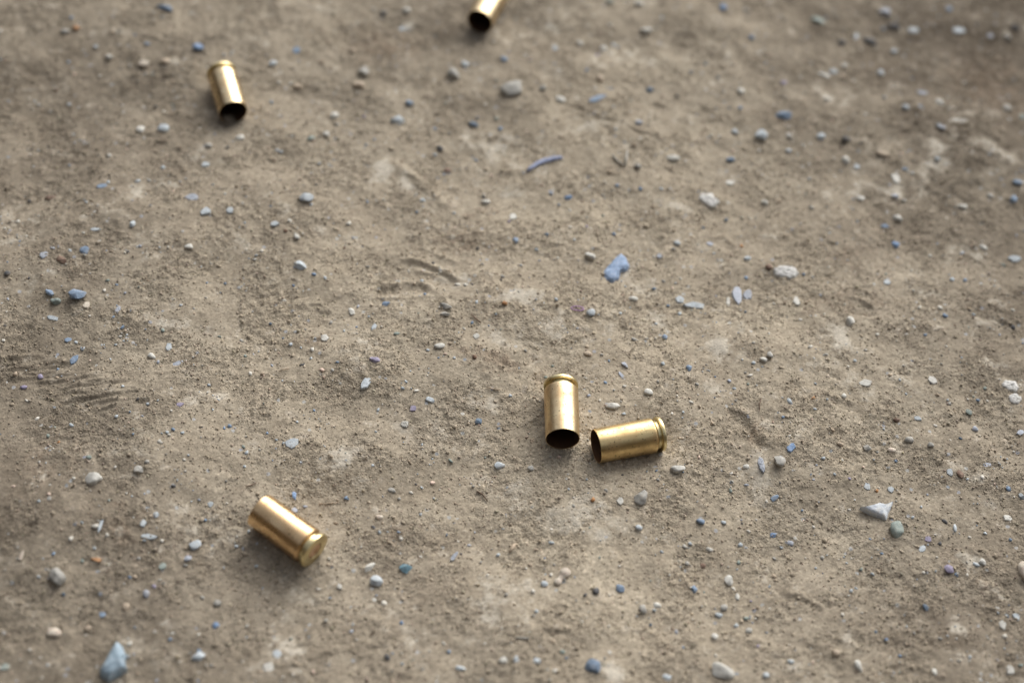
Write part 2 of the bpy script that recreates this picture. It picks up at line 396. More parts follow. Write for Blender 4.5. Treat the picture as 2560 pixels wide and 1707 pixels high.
# ------------------------------------------------------------------ the stones, read off the photo in nine tiles
# cx cy w h angle(clockwise, degrees) colour shape | name of a landmark
# shapes: r rounded pebble, a angular chip, f flat flush fragment, x crusted lump, s sliver
TILES = {
(0, 0): """
1125 50 124 50 14 b a|the slate blue slab at the top edge
520 192 42 48 0 o r|the rusty orange pebble
545 175 36 26 0 w a
445 215 60 45 0 g r
10 240 40 40 0 w a
775 250 40 35 0 t a
825 235 36 30 0 d r
655 330 45 35 0 l r
745 392 50 40 0 g r
985 435 72 58 10 k a|the pinkish cube-shaped pebble
1125 420 58 50 0 t r
1010 328 40 35 0 b r
1355 322 80 60 0 B r|the bright blue pebble above the upper left casing
2025 345 50 55 0 b f
490 135 50 30 0 b f
1865 430 60 40 -35 l a
1535 408 38 30 0 l r
1055 115 30 35 0 w r
375 590 30 38 0 r a
475 715 50 36 -20 l a
960 885 54 54 0 w a
1115 875 82 70 0 l r|the pale blue pebble left of the upper left casing
1640 940 60 50 0 w r|the cream pebble below the upper left casing
1425 995 50 42 0 g r
1555 1030 38 26 0 d a
2285 790 60 62 20 w r
2305 840 35 30 0 g r
2230 918 45 45 0 w r
1905 572 40 30 0 w r
1990 578 35 25 0 w a
2035 592 66 48 0 t r
2125 945 58 40 0 n a
1895 1030 35 28 0 l a
1405 1125 60 38 0 l f
1115 1165 50 30 10 l a
700 1272 80 30 -8 b f
940 1250 28 40 0 l f
1020 1240 40 28 0 g a
1310 1350 90 60 0 v f
1405 1445 82 55 -25 l f
1570 1440 50 48 20 l f
2095 1350 98 80 0 l r|the grey-blue pebble at upper left centre
905 1530 40 52 0 l a
1880 1530 62 42 -20 l f
1985 1540 46 36 0 w r
120 1505 40 40 0 w a
745 1055 45 35 0 g a
1060 705 30 26 0 d a
205 985 32 26 0 d a
345 1350 78 38 0 r x
195 1350 32 30 0 d a
470 1110 36 20 0 b f
2130 1430 30 25 0 l a
2200 440 30 30 0 r a
1180 560 26 22 0 t a
540 930 26 22 0 l a
""",
(850, 0): """
455 68 55 55 0 w r
300 85 50 42 0 d r
440 190 95 38 -35 l f
85 345 45 45 0 t r
160 490 75 80 0 g a|the grey chip left of the round grey pebble
125 580 80 58 0 t r
775 500 90 85 0 g r|the round grey pebble below the top casing
855 440 58 48 20 l a
1125 405 48 52 0 b r
1175 610 155 118 -15 g r|the big two-toned grey rock
1385 600 50 42 0 g a
1045 293 40 28 0 w a
2090 205 92 58 12 w r|the oval white pebble at the top
1845 10 60 40 0 n r
2045 25 62 40 0 w r
1640 295 50 45 30 w a
1800 335 45 45 0 w r
1760 375 40 28 0 p a
1870 300 40 30 0 l a
1845 165 40 30 0 w f
2195 130 36 30 20 l a
1775 535 52 72 0 t r|the cream-topped tan pebble
1765 672 150 44 -24 b f|the tadpole-shaped blue fragment
2120 615 50 50 0 D r|the small dark blue pebble at the crack
2300 680 36 34 0 d r
1510 680 75 46 22 w r
1850 632 28 20 0 b a
475 705 56 50 0 b r
395 820 102 70 -5 l a|the pale blue chip right of the upper left casing
915 852 74 48 18 D r|the dark blue pebble at top centre
1095 872 55 30 0 b f
1070 800 45 34 0 n r
165 795 45 28 -10 p f
235 965 35 26 0 b r
685 1015 56 42 30 d a
650 1050 40 28 -30 l f
735 1165 50 40 0 r a
930 1070 30 20 0 b a
2280 1080 96 54 8 w r|the smooth white oval pebble at the end of the crack
2045 840 52 40 0 v r
2020 880 30 30 0 w a
2035 1135 50 38 0 g r
1840 1215 55 28 0 t a
1890 1300 35 25 0 b r
2045 1320 45 30 0 b f
1440 1335 44 38 -30 v a
1560 1350 60 38 -32 B a|the blue chip below the sliver
995 1380 66 44 0 w r|the cream pebble left of the blue chip
985 1325 30 24 0 d a
565 1362 44 38 0 l f
780 1443 40 20 0 l f
60 1540 48 30 0 w f
1155 1520 36 20 0 p a
2020 1190 42 24 0 r a
1180 1480 60 50 0 w f
1470 330 40 44 0 l f
""",
(1700, 0): """
297 50 52 64 10 B r|the vivid blue pebble near the top edge
945 140 104 56 30 n a|the dark green-grey stone at the top
1400 80 84 64 18 v a|the lavender-blue stone at upper right
1460 180 92 62 20 d a|the dark brown stone below the lavender-blue one
1300 280 104 54 22 d a
1110 290 60 44 0 d r
1205 250 28 62 15 l f
1465 350 50 48 0 l r
1370 498 48 50 0 l r
2295 190 62 48 20 d r
2120 250 45 44 0 v r
2235 255 50 48 0 g r
490 255 45 45 0 b r
710 565 46 38 0 p f
415 622 52 48 0 w r
258 545 35 34 0 D r
170 455 30 34 20 D a
410 748 45 34 0 b r
1600 210 80 50 0 l f
1905 210 92 50 0 l f
1840 60 50 40 0 b f
1125 450 45 40 0 w a
1050 490 60 50 0 l x
985 512 92 30 30 w a
1120 525 62 36 45 t a
710 785 112 66 4 b a|the slate blue pebble at upper right
555 920 90 80 0 l a|the grey-blue pebble below the slate blue one
375 900 52 44 20 l r
540 1020 42 38 0 w r
745 925 45 48 0 g a
745 1030 50 34 0 l r
965 935 60 50 0 l a
1135 950 60 50 0 d r|the dark pebble right of the grey-blue pair
1235 988 32 24 0 d a
345 1090 66 40 0 b r
360 1035 50 28 0 k a
1545 735 56 44 10 l r
1640 735 62 40 35 b f
1775 700 60 66 0 w r|the light round pebble at the right
1655 635 82 34 14 v f
1400 660 32 40 0 l a
1005 675 40 40 0 w r
2235 740 60 54 0 g r
2340 800 44 60 0 n r
1750 895 35 30 0 l a
1790 870 50 34 10 v r
1135 1090 50 60 0 w r
1385 1050 84 44 22 t a
195 1365 150 96 30 c x|the chalky white patch at upper right centre
580 1380 46 40 20 w a
1235 1355 62 36 0 w a
1470 1340 52 34 0 v r
1490 1490 70 48 20 w a
1400 1545 62 28 0 b f
345 1250 62 40 0 w f
895 1425 40 34 0 g r
320 1495 42 38 0 D r
160 1545 36 26 0 D a
745 1260 46 34 0 t r
1935 1410 62 44 15 w r
2310 1245 72 50 0 b a
2280 1360 50 60 0 b r
2120 1335 42 40 0 g r
1475 1220 60 80 0 w f
1760 1085 42 40 0 l r
1900 828 150 36 -6 w f
1530 1370 44 34 0 g f
1210 1140 46 40 0 l f
1530 1165 34 36 0 b f
""",
(0, 570): """
575 152 66 70 0 b r|the round blue pebble at left
420 215 78 44 22 r a|the brown wedge-shaped pebble
363 155 32 30 0 v a
300 185 60 50 0 v f
48 308 45 40 0 d r
200 348 30 26 0 d r
340 438 72 42 32 b a
380 495 72 54 15 n r|the green-grey pebble at left
530 450 116 84 0 b a|the flat slate blue stone at left
590 525 48 46 0 k f
740 370 36 30 0 n r
715 435 30 36 0 w a
805 555 34 58 15 v x
575 50 30 26 0 w r
650 8 80 22 0 l f
1290 125 60 38 10 w r
877 180 32 28 0 d r
2055 255 96 58 30 l a|the angular pale chip at left centre
2145 322 46 34 20 b r
2225 347 38 34 0 l r
1955 40 42 38 0 r a
2030 60 46 40 20 w r
1790 165 36 34 0 w r
960 140 54 26 -40 v f
360 615 80 36 15 l f
1110 693 28 52 14 n f
1500 720 36 20 0 n a
1648 738 32 26 0 g r
1675 850 32 34 0 n r
1155 812 44 56 -20 l f
1038 873 66 42 28 w r|the white pebble at left centre
1082 928 30 30 0 v r
1215 925 80 34 -22 v f
2062 925 36 34 0 d a
2218 750 60 48 0 w f
1848 620 40 22 0 D a
465 765 50 34 0 b f
518 772 46 28 10 l f
565 815 36 36 0 l f
505 900 56 84 18 b f|the blue flake on the tread marks
390 948 46 20 0 b f
276 1015 44 40 0 p r|the purple pebble on the tread marks
155 1065 46 34 -35 p f
1230 1205 56 30 -10 p f
250 1288 34 40 0 w r
895 1293 30 26 0 b r
330 1425 40 36 0 n r
408 1480 26 36 0 o f
1710 970 36 30 -30 w r
1568 1350 50 32 -15 b f
1190 1400 46 32 10 b a
1150 1430 34 30 0 l r
1250 1423 36 26 0 l r
1380 1375 30 24 0 d a
1990 1470 100 76 -30 l f|the patchy pale flake above the lower left casing
1685 1535 46 30 10 l f
1665 1495 40 30 0 n f
950 1195 30 30 0 d r
1480 1190 42 26 -20 t a
15 745 36 26 0 w a
30 650 30 26 0 d f
2310 930 32 32 0 b f
2135 820 40 36 20 w f
1825 1395 26 34 0 b f
2260 635 46 28 20 g a
820 740 24 42 -10 w f
1015 1235 28 28 0 l f
1430 1075 28 34 0 l f
1175 1275 26 22 0 w a
""",
(850, 570): """
1710 188 76 50 5 w a|the cream pebble left of the lumpy blue chip
2185 190 50 36 15 v f
2305 100 46 44 0 l r
1200 85 44 48 0 b r
1868 65 36 34 0 b r
1685 18 30 22 0 p r
1410 68 46 24 0 D a
190 262 42 30 0 g r
635 238 36 24 0 d a
315 517 56 38 -16 b a|the small blue block by the print
720 530 96 48 34 g a|the long grey chip at centre
718 585 66 32 14 g a
78 568 40 62 -30 w a|the upright whitish chip at centre left
197 598 36 26 0 l r
230 680 34 62 18 l a
385 740 34 42 0 n a
560 372 32 20 0 l f
803 393 42 30 0 w r
857 398 42 28 0 w r
902 395 26 22 0 d a
1110 345 36 34 0 g r
1125 512 40 28 5 o r|the orange speck at centre
1715 577 62 60 0 l r|the round light grey pebble right of the mauve ring
2005 482 62 38 0 w a
1475 512 40 26 0 l f
2248 513 38 34 20 b r
2325 490 60 54 0 l f
2150 402 36 30 0 b f
900 668 30 30 0 b a
680 805 76 48 0 w r|the cream oval pebble at centre
237 900 76 46 10 p a|the purple pebble at centre left
930 740 46 40 0 w f
2222 742 40 46 0 b r
2160 745 30 20 0 w r
2015 762 46 30 -10 g r
1695 857 60 40 10 t r
918 910 44 38 0 r a
780 915 30 30 0 l f
175 1060 90 60 -45 l f
500 1232 50 52 0 p f
520 1125 40 36 30 w r
617 1172 66 36 20 l a|the pale blue block at centre
1165 1140 52 28 10 l r
945 1320 56 50 -20 D a|the dark blue chip left of the pair
2110 1118 62 46 10 w r|the white pebble above the sideways casing
1865 1213 104 58 4 w r|the clear whitish pebble between the pair
1775 1185 30 22 0 w r
1408 1012 38 30 0 n a
1452 935 32 30 0 n r
1840 908 46 22 0 b f
1950 935 62 32 52 v a
1930 1010 74 24 52 v f
1815 1063 28 40 15 b f
2205 945 42 32 0 l f
1700 1150 40 30 0 v f
1675 1020 36 26 0 w r
1940 1275 36 36 30 l r
260 1240 40 28 0 l f
245 1400 30 26 0 l f
440 1340 62 50 0 w x
2325 570 30 30 0 l f
1100 370 20 20 0 d a
""",
(1700, 570): """
1478 110 60 56 0 B r|the blue pebble at the right
460 205 56 36 -15 l r
205 108 50 34 10 v f
425 110 36 30 0 o f
610 265 50 46 0 r r
720 300 190 104 0 c x|the chalky crust right of the lumpy blue chip
455 335 34 28 0 b r
392 465 76 122 4 v f|the lavender flake right of centre
465 455 60 80 8 v f|the smaller half of the lavender flake
330 505 28 70 10 w f
100 530 150 48 4 l f|the long pale blue flake right of centre
445 578 36 26 0 D a
960 470 30 28 0 b r
1165 630 58 64 -20 w a|the white chip on the right-hand crease
1635 548 28 28 0 w r
1778 543 38 38 0 w r
1815 595 50 30 5 b r
2005 590 24 40 0 l f
2280 675 46 34 0 d r
2280 555 40 30 0 w r
1935 150 40 28 0 v r
1720 170 52 26 15 w r
2075 130 60 42 20 w r
2290 210 92 50 0 l f
1345 742 26 36 0 w a
1675 733 36 32 0 b f
570 898 50 36 0 w r|the small white pebble of the touching pair
615 865 46 50 0 g r
495 945 46 28 0 l r
60 955 40 50 20 b a
330 1065 28 40 0 v f
695 1315 30 26 0 b r
760 1500 76 48 -32 B f|the blue flake below the gouge
1725 1040 66 50 32 w f|the white wedge-shaped flake
2260 1075 130 80 15 c x|the white crusty lump at the right edge
2290 1165 90 80 0 c x
1120 1145 42 38 0 w r|the white pebble beside the crease
905 1180 40 30 0 o r
1000 1185 30 28 0 l r
917 1252 30 24 0 l r
1750 1340 36 44 20 w a
2018 1372 46 38 0 v r
1915 1443 32 30 0 D r
1975 1260 48 38 20 n a
1850 1185 56 26 40 g a
1480 1312 50 34 0 r r
2085 1090 24 38 0 n a
1565 1445 66 46 0 g r
1280 1505 60 48 10 g a|the grey wedge-shaped pebble
1450 1515 60 38 0 k r
2330 1395 60 36 -20 v f
1095 1475 50 34 0 t r
1715 1480 46 40 0 g r
1625 1300 60 34 0 l f
65 1228 46 26 0 w r
740 1210 28 50 10 l f
1525 945 30 28 0 w r
1435 1010 40 36 0 t a
1865 345 40 30 0 l a
1950 355 36 26 0 b f
2345 785 30 32 0 b r
1415 370 50 40 0 l f
795 500 50 60 0 w f
820 635 32 30 0 w f
880 840 34 34 0 w a
1270 1060 90 50 0 w f
""",
(0, 1137): """
620 65 36 46 0 n r
637 155 122 92 -5 w r|the two-toned white pebble at left
948 98 70 50 10 g a|the grey chip above the lower left casing's left
1012 95 36 32 0 g r
1262 62 32 26 0 w r
1190 235 46 24 -10 d a
350 325 60 18 -52 k f
283 372 26 36 0 l r
1065 408 42 40 20 l a
980 468 44 56 0 l f
690 475 22 92 8 l f
1440 335 42 40 0 l f
740 580 40 30 10 w r
650 655 20 70 -4 l f
1015 555 120 34 6 l f
1110 600 26 52 5 w f
1335 615 86 68 -8 l r|the whitish-green pebble at lower left
145 690 26 74 5 k f
655 715 76 26 10 o a
565 740 26 62 -20 n f
390 832 112 128 -20 g r|the dark grey rock with a lavender facet
435 955 42 40 0 D r
497 610 50 30 0 w a
1285 708 50 46 20 v a
1265 765 30 40 0 g r
1108 760 56 44 0 n f
925 838 42 30 -20 t a
998 948 46 60 0 v r|the small lavender pebble at lower left
1055 905 36 32 0 p r
1120 888 30 30 0 d a
860 1035 46 56 0 t r
1383 968 38 38 0 g r
1487 1012 58 50 20 g a
700 1090 52 40 20 b f
370 1210 102 68 8 k r|the pinkish brown pebble at lower left
600 1185 50 44 0 t r
1475 1163 50 50 0 B r|the round bright blue pebble at the bottom left
1160 1253 32 30 0 b r
1170 1213 34 28 0 w r
885 1285 36 36 20 w a
200 1325 40 36 0 w r
1355 1375 92 66 -30 l a|the pale blue stone at the bottom left
1068 1525 36 34 0 v r
1895 1360 60 50 0 l f
2013 275 32 66 -15 B a|the vivid blue shard above the lower left casing
2085 330 70 22 -38 v f
2015 378 50 34 10 v f
2175 895 40 38 0 w r
2320 900 36 50 -30 w a
1990 1250 32 20 0 n f
35 1445 60 50 0 n f
1840 1450 80 60 0 w f
1700 525 36 26 0 l a
1615 620 38 26 0 l f
1755 755 28 28 0 l f
""",
(850, 1137): """
1090 68 76 58 -15 l a|the pale chip below the pair's left
1305 88 50 42 0 w r
760 20 36 34 0 n r
1500 10 42 28 0 k a
2310 92 104 60 0 w r|the milky white pebble right of the pair
2055 285 88 118 12 g r|the grey egg-shaped pebble below the pair
1918 315 52 54 0 w f
2045 493 48 42 0 l r
487 230 38 38 0 w r
45 272 46 30 0 b f
355 240 64 40 32 g r
405 270 40 28 0 g a
550 378 32 28 30 l r
265 425 62 42 5 k r
415 547 46 30 12 w r
270 498 36 30 0 l r
230 470 60 28 10 d a
735 518 30 36 0 D a
885 583 36 26 0 v f
780 695 96 28 -52 v f|the lavender streak at bottom centre
1445 598 46 30 0 l f
205 765 88 52 -40 w a|the white-green stone left of the teal one
248 858 92 74 0 l a|the mottled pale stone below the white-green one
450 775 96 66 12 T a|the teal blue stone
1300 740 36 30 0 t r
1398 880 50 42 0 l r
1318 933 46 28 0 w r
1750 930 48 52 0 d r
1672 975 36 32 0 d r
1918 908 60 60 0 b a|the blue-grey cube-shaped pebble
2072 1052 56 66 5 g r
2168 1025 56 42 0 w r|the round white pebble at the bottom
2150 1055 42 20 0 l f
1342 1085 44 24 -10 l r
710 1280 30 32 0 w r
745 1340 40 30 0 b r
825 1455 76 34 5 l r
990 1292 38 24 0 w r
1115 1400 62 48 0 w r
1205 1398 38 56 10 l r
1517 1372 40 40 0 n a
1345 1405 50 38 0 l r
1730 1438 112 102 0 b a|the big blue-grey stone at the bottom
2235 1520 66 48 0 l r
1460 1505 42 38 0 w r
1350 1447 36 24 0 b r
795 975 46 28 0 w r
2300 1200 28 28 0 v r
1815 268 42 24 0 g r
1455 1305 42 38 0 t r
420 1128 46 24 0 B f
1725 330 50 30 15 o a
2125 1155 30 22 0 D r
""",
(1700, 1137): """
555 62 50 108 -5 v x|the crusted lavender chip right of the pair
685 38 70 92 -10 g a|the angular grey stone right of the pair
450 78 50 34 0 w r
978 25 38 34 0 l r
345 138 36 26 0 w r
455 200 46 26 15 v a
1475 30 36 30 0 b r
650 292 66 32 -28 b a|the thin blue chip
345 242 46 26 0 n r
1280 215 44 50 0 l f
1350 235 36 26 0 o r
1440 235 60 46 0 l f
1160 155 26 26 0 p r
915 160 36 22 0 v f
1848 120 50 62 0 l f
1915 130 40 58 -32 r a|the dark brown chip at right
1958 170 30 30 0 l f
2235 240 44 36 30 b f
2335 280 46 46 0 l a
140 455 62 44 0 b r
475 505 42 38 0 w r
640 545 56 34 -12 B a
423 595 42 32 0 l r
745 600 66 38 10 v r
200 645 52 34 10 w r
405 718 40 34 0 n r
930 455 30 38 0 w r
1170 345 38 28 0 w r
1483 507 94 120 -5 n r|the speckled green-grey egg-shaped pebble
1307 560 38 32 0 b r
1650 355 36 26 0 l f
1590 425 42 26 15 l f
1655 640 72 34 -32 l f
1390 662 36 22 0 b f
1810 450 42 38 20 d r
1880 500 26 66 18 l r
1985 555 28 28 0 w r
1695 575 46 40 0 p f
1780 600 36 36 0 d r
2260 580 58 28 10 b a
1840 780 66 62 10 p a|the purple-blue cube-shaped pebble
1895 812 40 28 0 b r
2030 743 42 32 0 l r
2070 730 50 56 -30 w a|the white angular pebble right of the purple-blue one
1665 803 36 38 0 w r
1968 815 28 28 0 w r
2372 790 165 130 -60 k r|the big pink rock cut by the right edge
1322 800 30 28 0 l r
1245 765 36 26 0 n a
155 757 46 38 0 r r
335 855 64 66 40 w a|the cream chip at bottom right
375 895 34 30 0 w r
392 968 34 54 0 w r
98 915 40 50 -20 b a
300 1040 52 48 0 g r
265 1095 56 42 0 l r
458 1098 42 38 0 n r
470 1198 50 40 0 w r
390 1145 40 30 0 l r
655 805 30 40 10 t r
490 980 30 22 0 p f
1680 1040 40 58 -22 D r|the small dark blue pebble at bottom right
240 1240 52 42 0 w r
535 1300 36 32 0 p r
250 1350 36 26 0 w a
1070 1348 56 48 0 t r|the round tan pebble at bottom right
1222 1438 52 86 -15 w a|the white tooth-shaped stone
1742 1482 40 54 -28 w r|the white oval pebble at bottom right
1498 1383 40 28 0 b r
1400 1278 32 28 0 B r
1770 1270 34 36 0 g r
2222 1235 36 42 0 w r
2240 1090 46 28 0 D a
2300 1105 54 46 20 l f
2260 1470 60 60 0 w f
1970 1400 36 32 0 l f
298 1475 166 104 15 w a|the big whitish-grey rock at bottom right
590 1505 52 38 0 l r
750 1420 40 32 0 l f
1540 1305 50 30 0 t r
2330 1435 40 40 0 n f
2205 1160 50 64 0 w f
940 742 30 28 0 l r
985 668 32 34 0 g r
660 675 36 28 0 g r
2100 70 62 34 0 v f
300 455 46 36 0 l r
705 600 24 24 0 l r
1330 1225 30 26 0 D a
1110 30 30 26 0 w r
2060 165 34 32 0 w r
2240 430 60 40 10 w f
""",
}
SC = 2352.0 / 860.0
STONES = []
for (ox, oy), txt in TILES.items():
    for ln in txt.strip().splitlines():
        body, _, nm = ln.partition('|')
        f = body.split()
        cx, cy, w, h, a = map(float, f[:5])
        STONES.append(dict(x=ox + cx / SC, y=oy + cy / SC, w=w / SC, h=h / SC, a=a, c=f[5], s=f[6], name=nm.strip() or None))
# drop doubles from the tiles' overlaps
keep = []
for s in STONES:
    if any(math.hypot(s['x'] - o['x'], s['y'] - o['y']) < 0.35 * min(s['w'], o['w']) for o in keep if not (s['name'] and o['name'])): continue
    keep.append(s)
STONES = keep



# dirt banked up round every stone
for s_ in STONES:
    p = at(s_['x'], s_['y'])
    r = 0.5 * math.sqrt(s_['w'] * s_['h']) * depth(p) / FPX
    sl = win(p.x, p.y, r * 3.5)
    if sl[0].stop <= sl[0].start or sl[1].stop <= sl[1].start: continue
    d2 = (GX[sl] - p.x) ** 2 + (GY[sl] - p.y) ** 2
    H[sl] += r * (0.13 if s_['s'] != 'f' else 0.05) * (1 + 0.5 * wob2[sl]) * np.exp(-d2 / (1.35 * r) ** 2)

# bed every casing: bring the ground to its underside, then press the shell's shape into it
for c in CASES:
    r, m = c['r'], c['m']
    ax = (m - r).normalized()
    for t in (0.05, 0.35, 0.65, 0.95):
        p = r.lerp(m, t)
        i, j = int((p.x - X0) / STEP), int((p.y - Y0) / STEP)
        want = p.z - R_BASE + SINK
        have = H[j - 8:j + 9, i - 8:i + 9].mean()
        d2 = (GX - p.x) ** 2 + (GY - p.y) ** 2
        H += (want - have) * np.exp(-d2 / (0.008 ** 2))
    L2 = Vector((ax.x, ax.y)).normalized()
    U = (GX - r.x) * L2.x + (GY - r.y) * L2.y
    Vv = -(GX - r.x) * L2.y + (GY - r.y) * L2.x
    zc = r.z + (m.z - r.z) * U / LEN
    inside = (U > -0.0006) & (U < LEN + 0.0004) & (np.abs(Vv) < R_BASE)
    under = zc - np.sqrt(np.maximum(R_BASE ** 2 - Vv ** 2, 0)) - 0.00006
    # a low lip of pushed-up dirt along both sides
    lip = 0.0008 * np.exp(-((np.abs(Vv) - 0.0032) / 0.0013) ** 2) * sstep(U, -0.002, 0.002) * (1 - sstep(U, LEN - 0.002, LEN + 0.002))
    H += lip * (0.7 + 0.4 * wob2)
    H = np.where(inside, np.minimum(H, under), H)
# dirt heaped in and before the mouth of the upper left casing
c = CASES[3]
a2 = (c['m'] - c['r']).normalized()
pm = c['m'] - a2 * 0.001 + Vector((-0.0020, 0, 0))
mound = 0.0030 * np.exp(-(((GX - pm.x) / 0.0030) ** 2 + ((GY - pm.y) / 0.0032) ** 2))
DIRT_HEAP = (pm, mound)

edge = np.minimum.reduce([GX - X0, X1 - GX, GY - Y0, Y1 - GY])
ef = sstep(edge, 0, 0.02)
H *= ef
pale *= ef
dark *= ef
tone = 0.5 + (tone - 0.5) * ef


def hgt(x, y):
    fx, fy = (x - X0) / STEP, (y - Y0) / STEP
    if fx < 1 or fy < 1 or fx > nx - 3 or fy > ny - 3: return 0.0
    i, j = int(fx), int(fy)
    return float(H[j:j + 2, i:i + 2].mean())


def hmean(x, y, r):
    i, j = int((x - X0) / STEP), int((y - Y0) / STEP)
    k = max(1, int(r / STEP))
    i, j = min(max(i, k), nx - k - 1), min(max(j, k), ny - k - 1)
    return float(H[j - k:j + k + 1, i - k:i + k + 1].mean())


# the sheet: dense where the camera looks, widening to the horizon
g = np.array([0.0004 * 1.55 ** k for k in range(1, 29)])
out = np.cumsum(g)
out = out[out < 160]
fx = np.concatenate([(X0 - out)[::-1], xs, X1 + out])
fy = np.concatenate([(Y0 - out)[::-1], ys, Y1 + out])
no = len(out)
FX, FY = np.meshgrid(fx, fy)
FZ = np.zeros_like(FX)
FZ[no:no + ny, no:no + nx] = H
PA = np.zeros_like(FX); PA[no:no + ny, no:no + nx] = pale
DA = np.zeros_like(FX); DA[no:no + ny, no:no + nx] = dark
CA = np.full_like(FX, 0.4); CA[no:no + ny, no:no + nx] = crumb
w_, h_ = len(fx), len(fy)
idx = np.arange(w_ * h_).reshape(h_, w_)
Q = np.stack([idx[:-1, :-1], idx[:-1, 1:], idx[1:, 1:], idx[1:, :-1]], -1).reshape(-1, 4)
me = mesh_np('ground', np.stack([FX, FY, FZ], -1).reshape(-1, 3), quads=Q)
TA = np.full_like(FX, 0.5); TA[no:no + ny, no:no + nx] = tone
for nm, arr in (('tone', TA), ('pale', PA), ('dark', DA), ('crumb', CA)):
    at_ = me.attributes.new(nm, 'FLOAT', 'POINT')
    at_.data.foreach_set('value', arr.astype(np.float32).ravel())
me.polygons.foreach_set('use_smooth', np.ones(len(Q), dtype=bool))
ground = bpy.data.objects.new('ground', me)
col.objects.link(ground)
tag(ground, kind='structure')

# soil material
SOIL = (0.355, 0.300, 0.228)
m, t, b = new_mat('soil', rough=0.95, spec=0.15)
tc = N(t, 'ShaderNodeTexCoord')


def tex_noise(t, tc, scale, detail=4, rough=0.6, lac=2.0):
    n = N(t, 'ShaderNodeTexNoise', Scale=scale, Detail=detail, Roughness=rough, Lacunarity=lac)
    t.links.new(tc.outputs['Object'], n.inputs['Vector'])
    return n


def vor(t, tc, scale, rnd=1.0):
    n = N(t, 'ShaderNodeTexVoronoi', Scale=scale, Randomness=rnd)
    t.links.new(tc.outputs['Object'], n.inputs['Vector'])
    return n


def attr(t, name):
    n = N(t, 'ShaderNodeAttribute')
    n.attribute_name = name
    return n.outputs['Fac']


n1 = tex_noise(t, tc, 14, 5)
n2 = tex_noise(t, tc, 120, 6, 0.65)
n3 = tex_noise(t, tc, 1500, 3, 0.6)
v1 = vor(t, tc, 1700)
v2 = vor(t, tc, 620)
c0 = ramp(t, n1.outputs[0], [(0.35, (0.333, 0.280, 0.208)), (0.65, (0.386, 0.334, 0.254))])
c1 = mix(t, 0.55, c0, ramp(t, n2.outputs[0], [(0.3, (0.293, 0.245, 0.182)), (0.7, (0.423, 0.369, 0.285))]))
c1 = mix(t, 1.0, c1, ramp(t, attr(t, 'tone'), [(0.0, (0.47, 0.455, 0.455)), (0.5, (0.93, 0.93, 0.94)), (1.0, (1.22, 1.22, 1.22))]), 'MULTIPLY')  # tone carries the painted edge falloff and bright centre into the soil
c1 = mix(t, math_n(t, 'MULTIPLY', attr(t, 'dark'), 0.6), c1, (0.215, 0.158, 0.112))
c1 = mix(t, math_n(t, 'MULTIPLY', attr(t, 'pale'), 0.85), c1, (0.54, 0.495, 0.415))
sep = N(t, 'ShaderNodeSeparateColor'); t.links.new(v1.outputs['Color'], sep.inputs[0])
gr = ramp(t, sep.outputs[0], [(0.0, 0.74), (0.25, 0.9), (0.75, 1.04), (0.95, 1.18), (1.0, 1.5)])
c2 = mix(t, 0.8, c1, gr, 'MULTIPLY')
sep2 = N(t, 'ShaderNodeSeparateColor'); t.links.new(v2.outputs['Color'], sep2.inputs[0])
c3 = mix(t, 0.55, c2, ramp(t, n3.outputs[0], [(0.3, 0.80), (0.7, 1.20)]), 'MULTIPLY')
fl = math_n(t, 'MULTIPLY', math_n(t, 'GREATER_THAN', sep2.outputs[1], 0.975), math_n(t, 'LESS_THAN', v2.outputs['Distance'], 0.36))
c3 = mix(t, math_n(t, 'MULTIPLY', fl, 0.7), c3, ramp(t, sep2.outputs[2], [(0.0, (0.22, 0.27, 0.34)), (0.5, (0.55, 0.55, 0.52)), (1.0, (0.30, 0.33, 0.40))]))
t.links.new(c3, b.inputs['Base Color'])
bh = math_n(t, 'ADD', math_n(t, 'MULTIPLY', v1.outputs['Distance'], -0.6), math_n(t, 'MULTIPLY', n3.outputs[0], 0.9))
bp = N(t, 'ShaderNodeBump', Strength=1.0, Distance=0.00034)
amp = math_n(t, 'ADD', math_n(t, 'MULTIPLY', attr(t, 'crumb'), 0.7), 0.3)
t.links.new(math_n(t, 'MULTIPLY', bh, amp), bp.inputs['Height'])
t.links.new(bp.outputs[0], b.inputs['Normal'])
me.materials.append(m)
SOIL_MAT = m

# unseen dark rise added all round: what the brass mirrors between sky and dirt
bm = bmesh.new()
rings = []
for k, (rr, hh) in enumerate(((36, 0.0), (44, 3.0), (56, 8.0), (72, 12.0), (100, 14.0), (150, 9.0))):
    ring = []
    for a in range(96):
        an = a / 96 * 2 * math.pi
        hv = hh * (1 + 6.5 * min(1, max(0, (math.cos(an - math.radians(245)) + 0.35) / 0.5))) * (0.75 + 0.5 * noise.noise(Vector((math.cos(an) * 2.3, math.sin(an) * 2.3, k * 0.3)))) - 0.2
        rv = rr * (1 + 0.08 * noise.noise(Vector((math.cos(an) * 3, math.sin(an) * 3, 5))))
        ring.append(bm.verts.new((math.cos(an) * rv, math.sin(an) * rv, hv)))
    rings.append(ring)
for r0, r1 in zip(rings, rings[1:]):
    for a in range(96):
        bm.faces.new((r0[a], r0[(a + 1) % 96], r1[(a + 1) % 96], r1[a]))
hm = bpy.data.meshes.new('unseen_rise'); bm.to_mesh(hm); bm.free()
m, t, b = new_mat('unseen_rise_dark', rough=1.0, spec=0.0)
tc = N(t, 'ShaderNodeTexCoord')
n1 = tex_noise(t, tc, 0.4, 6)
t.links.new(ramp(t, n1.outputs[0], [(0.35, (0.03, 0.024, 0.016)), (0.7, (0.075, 0.058, 0.04))]), b.inputs['Base Color'])
hm.materials.append(m)
unseen_rise = bpy.data.objects.new('unseen_rise', hm); col.objects.link(unseen_rise); tag(unseen_rise, kind='structure')

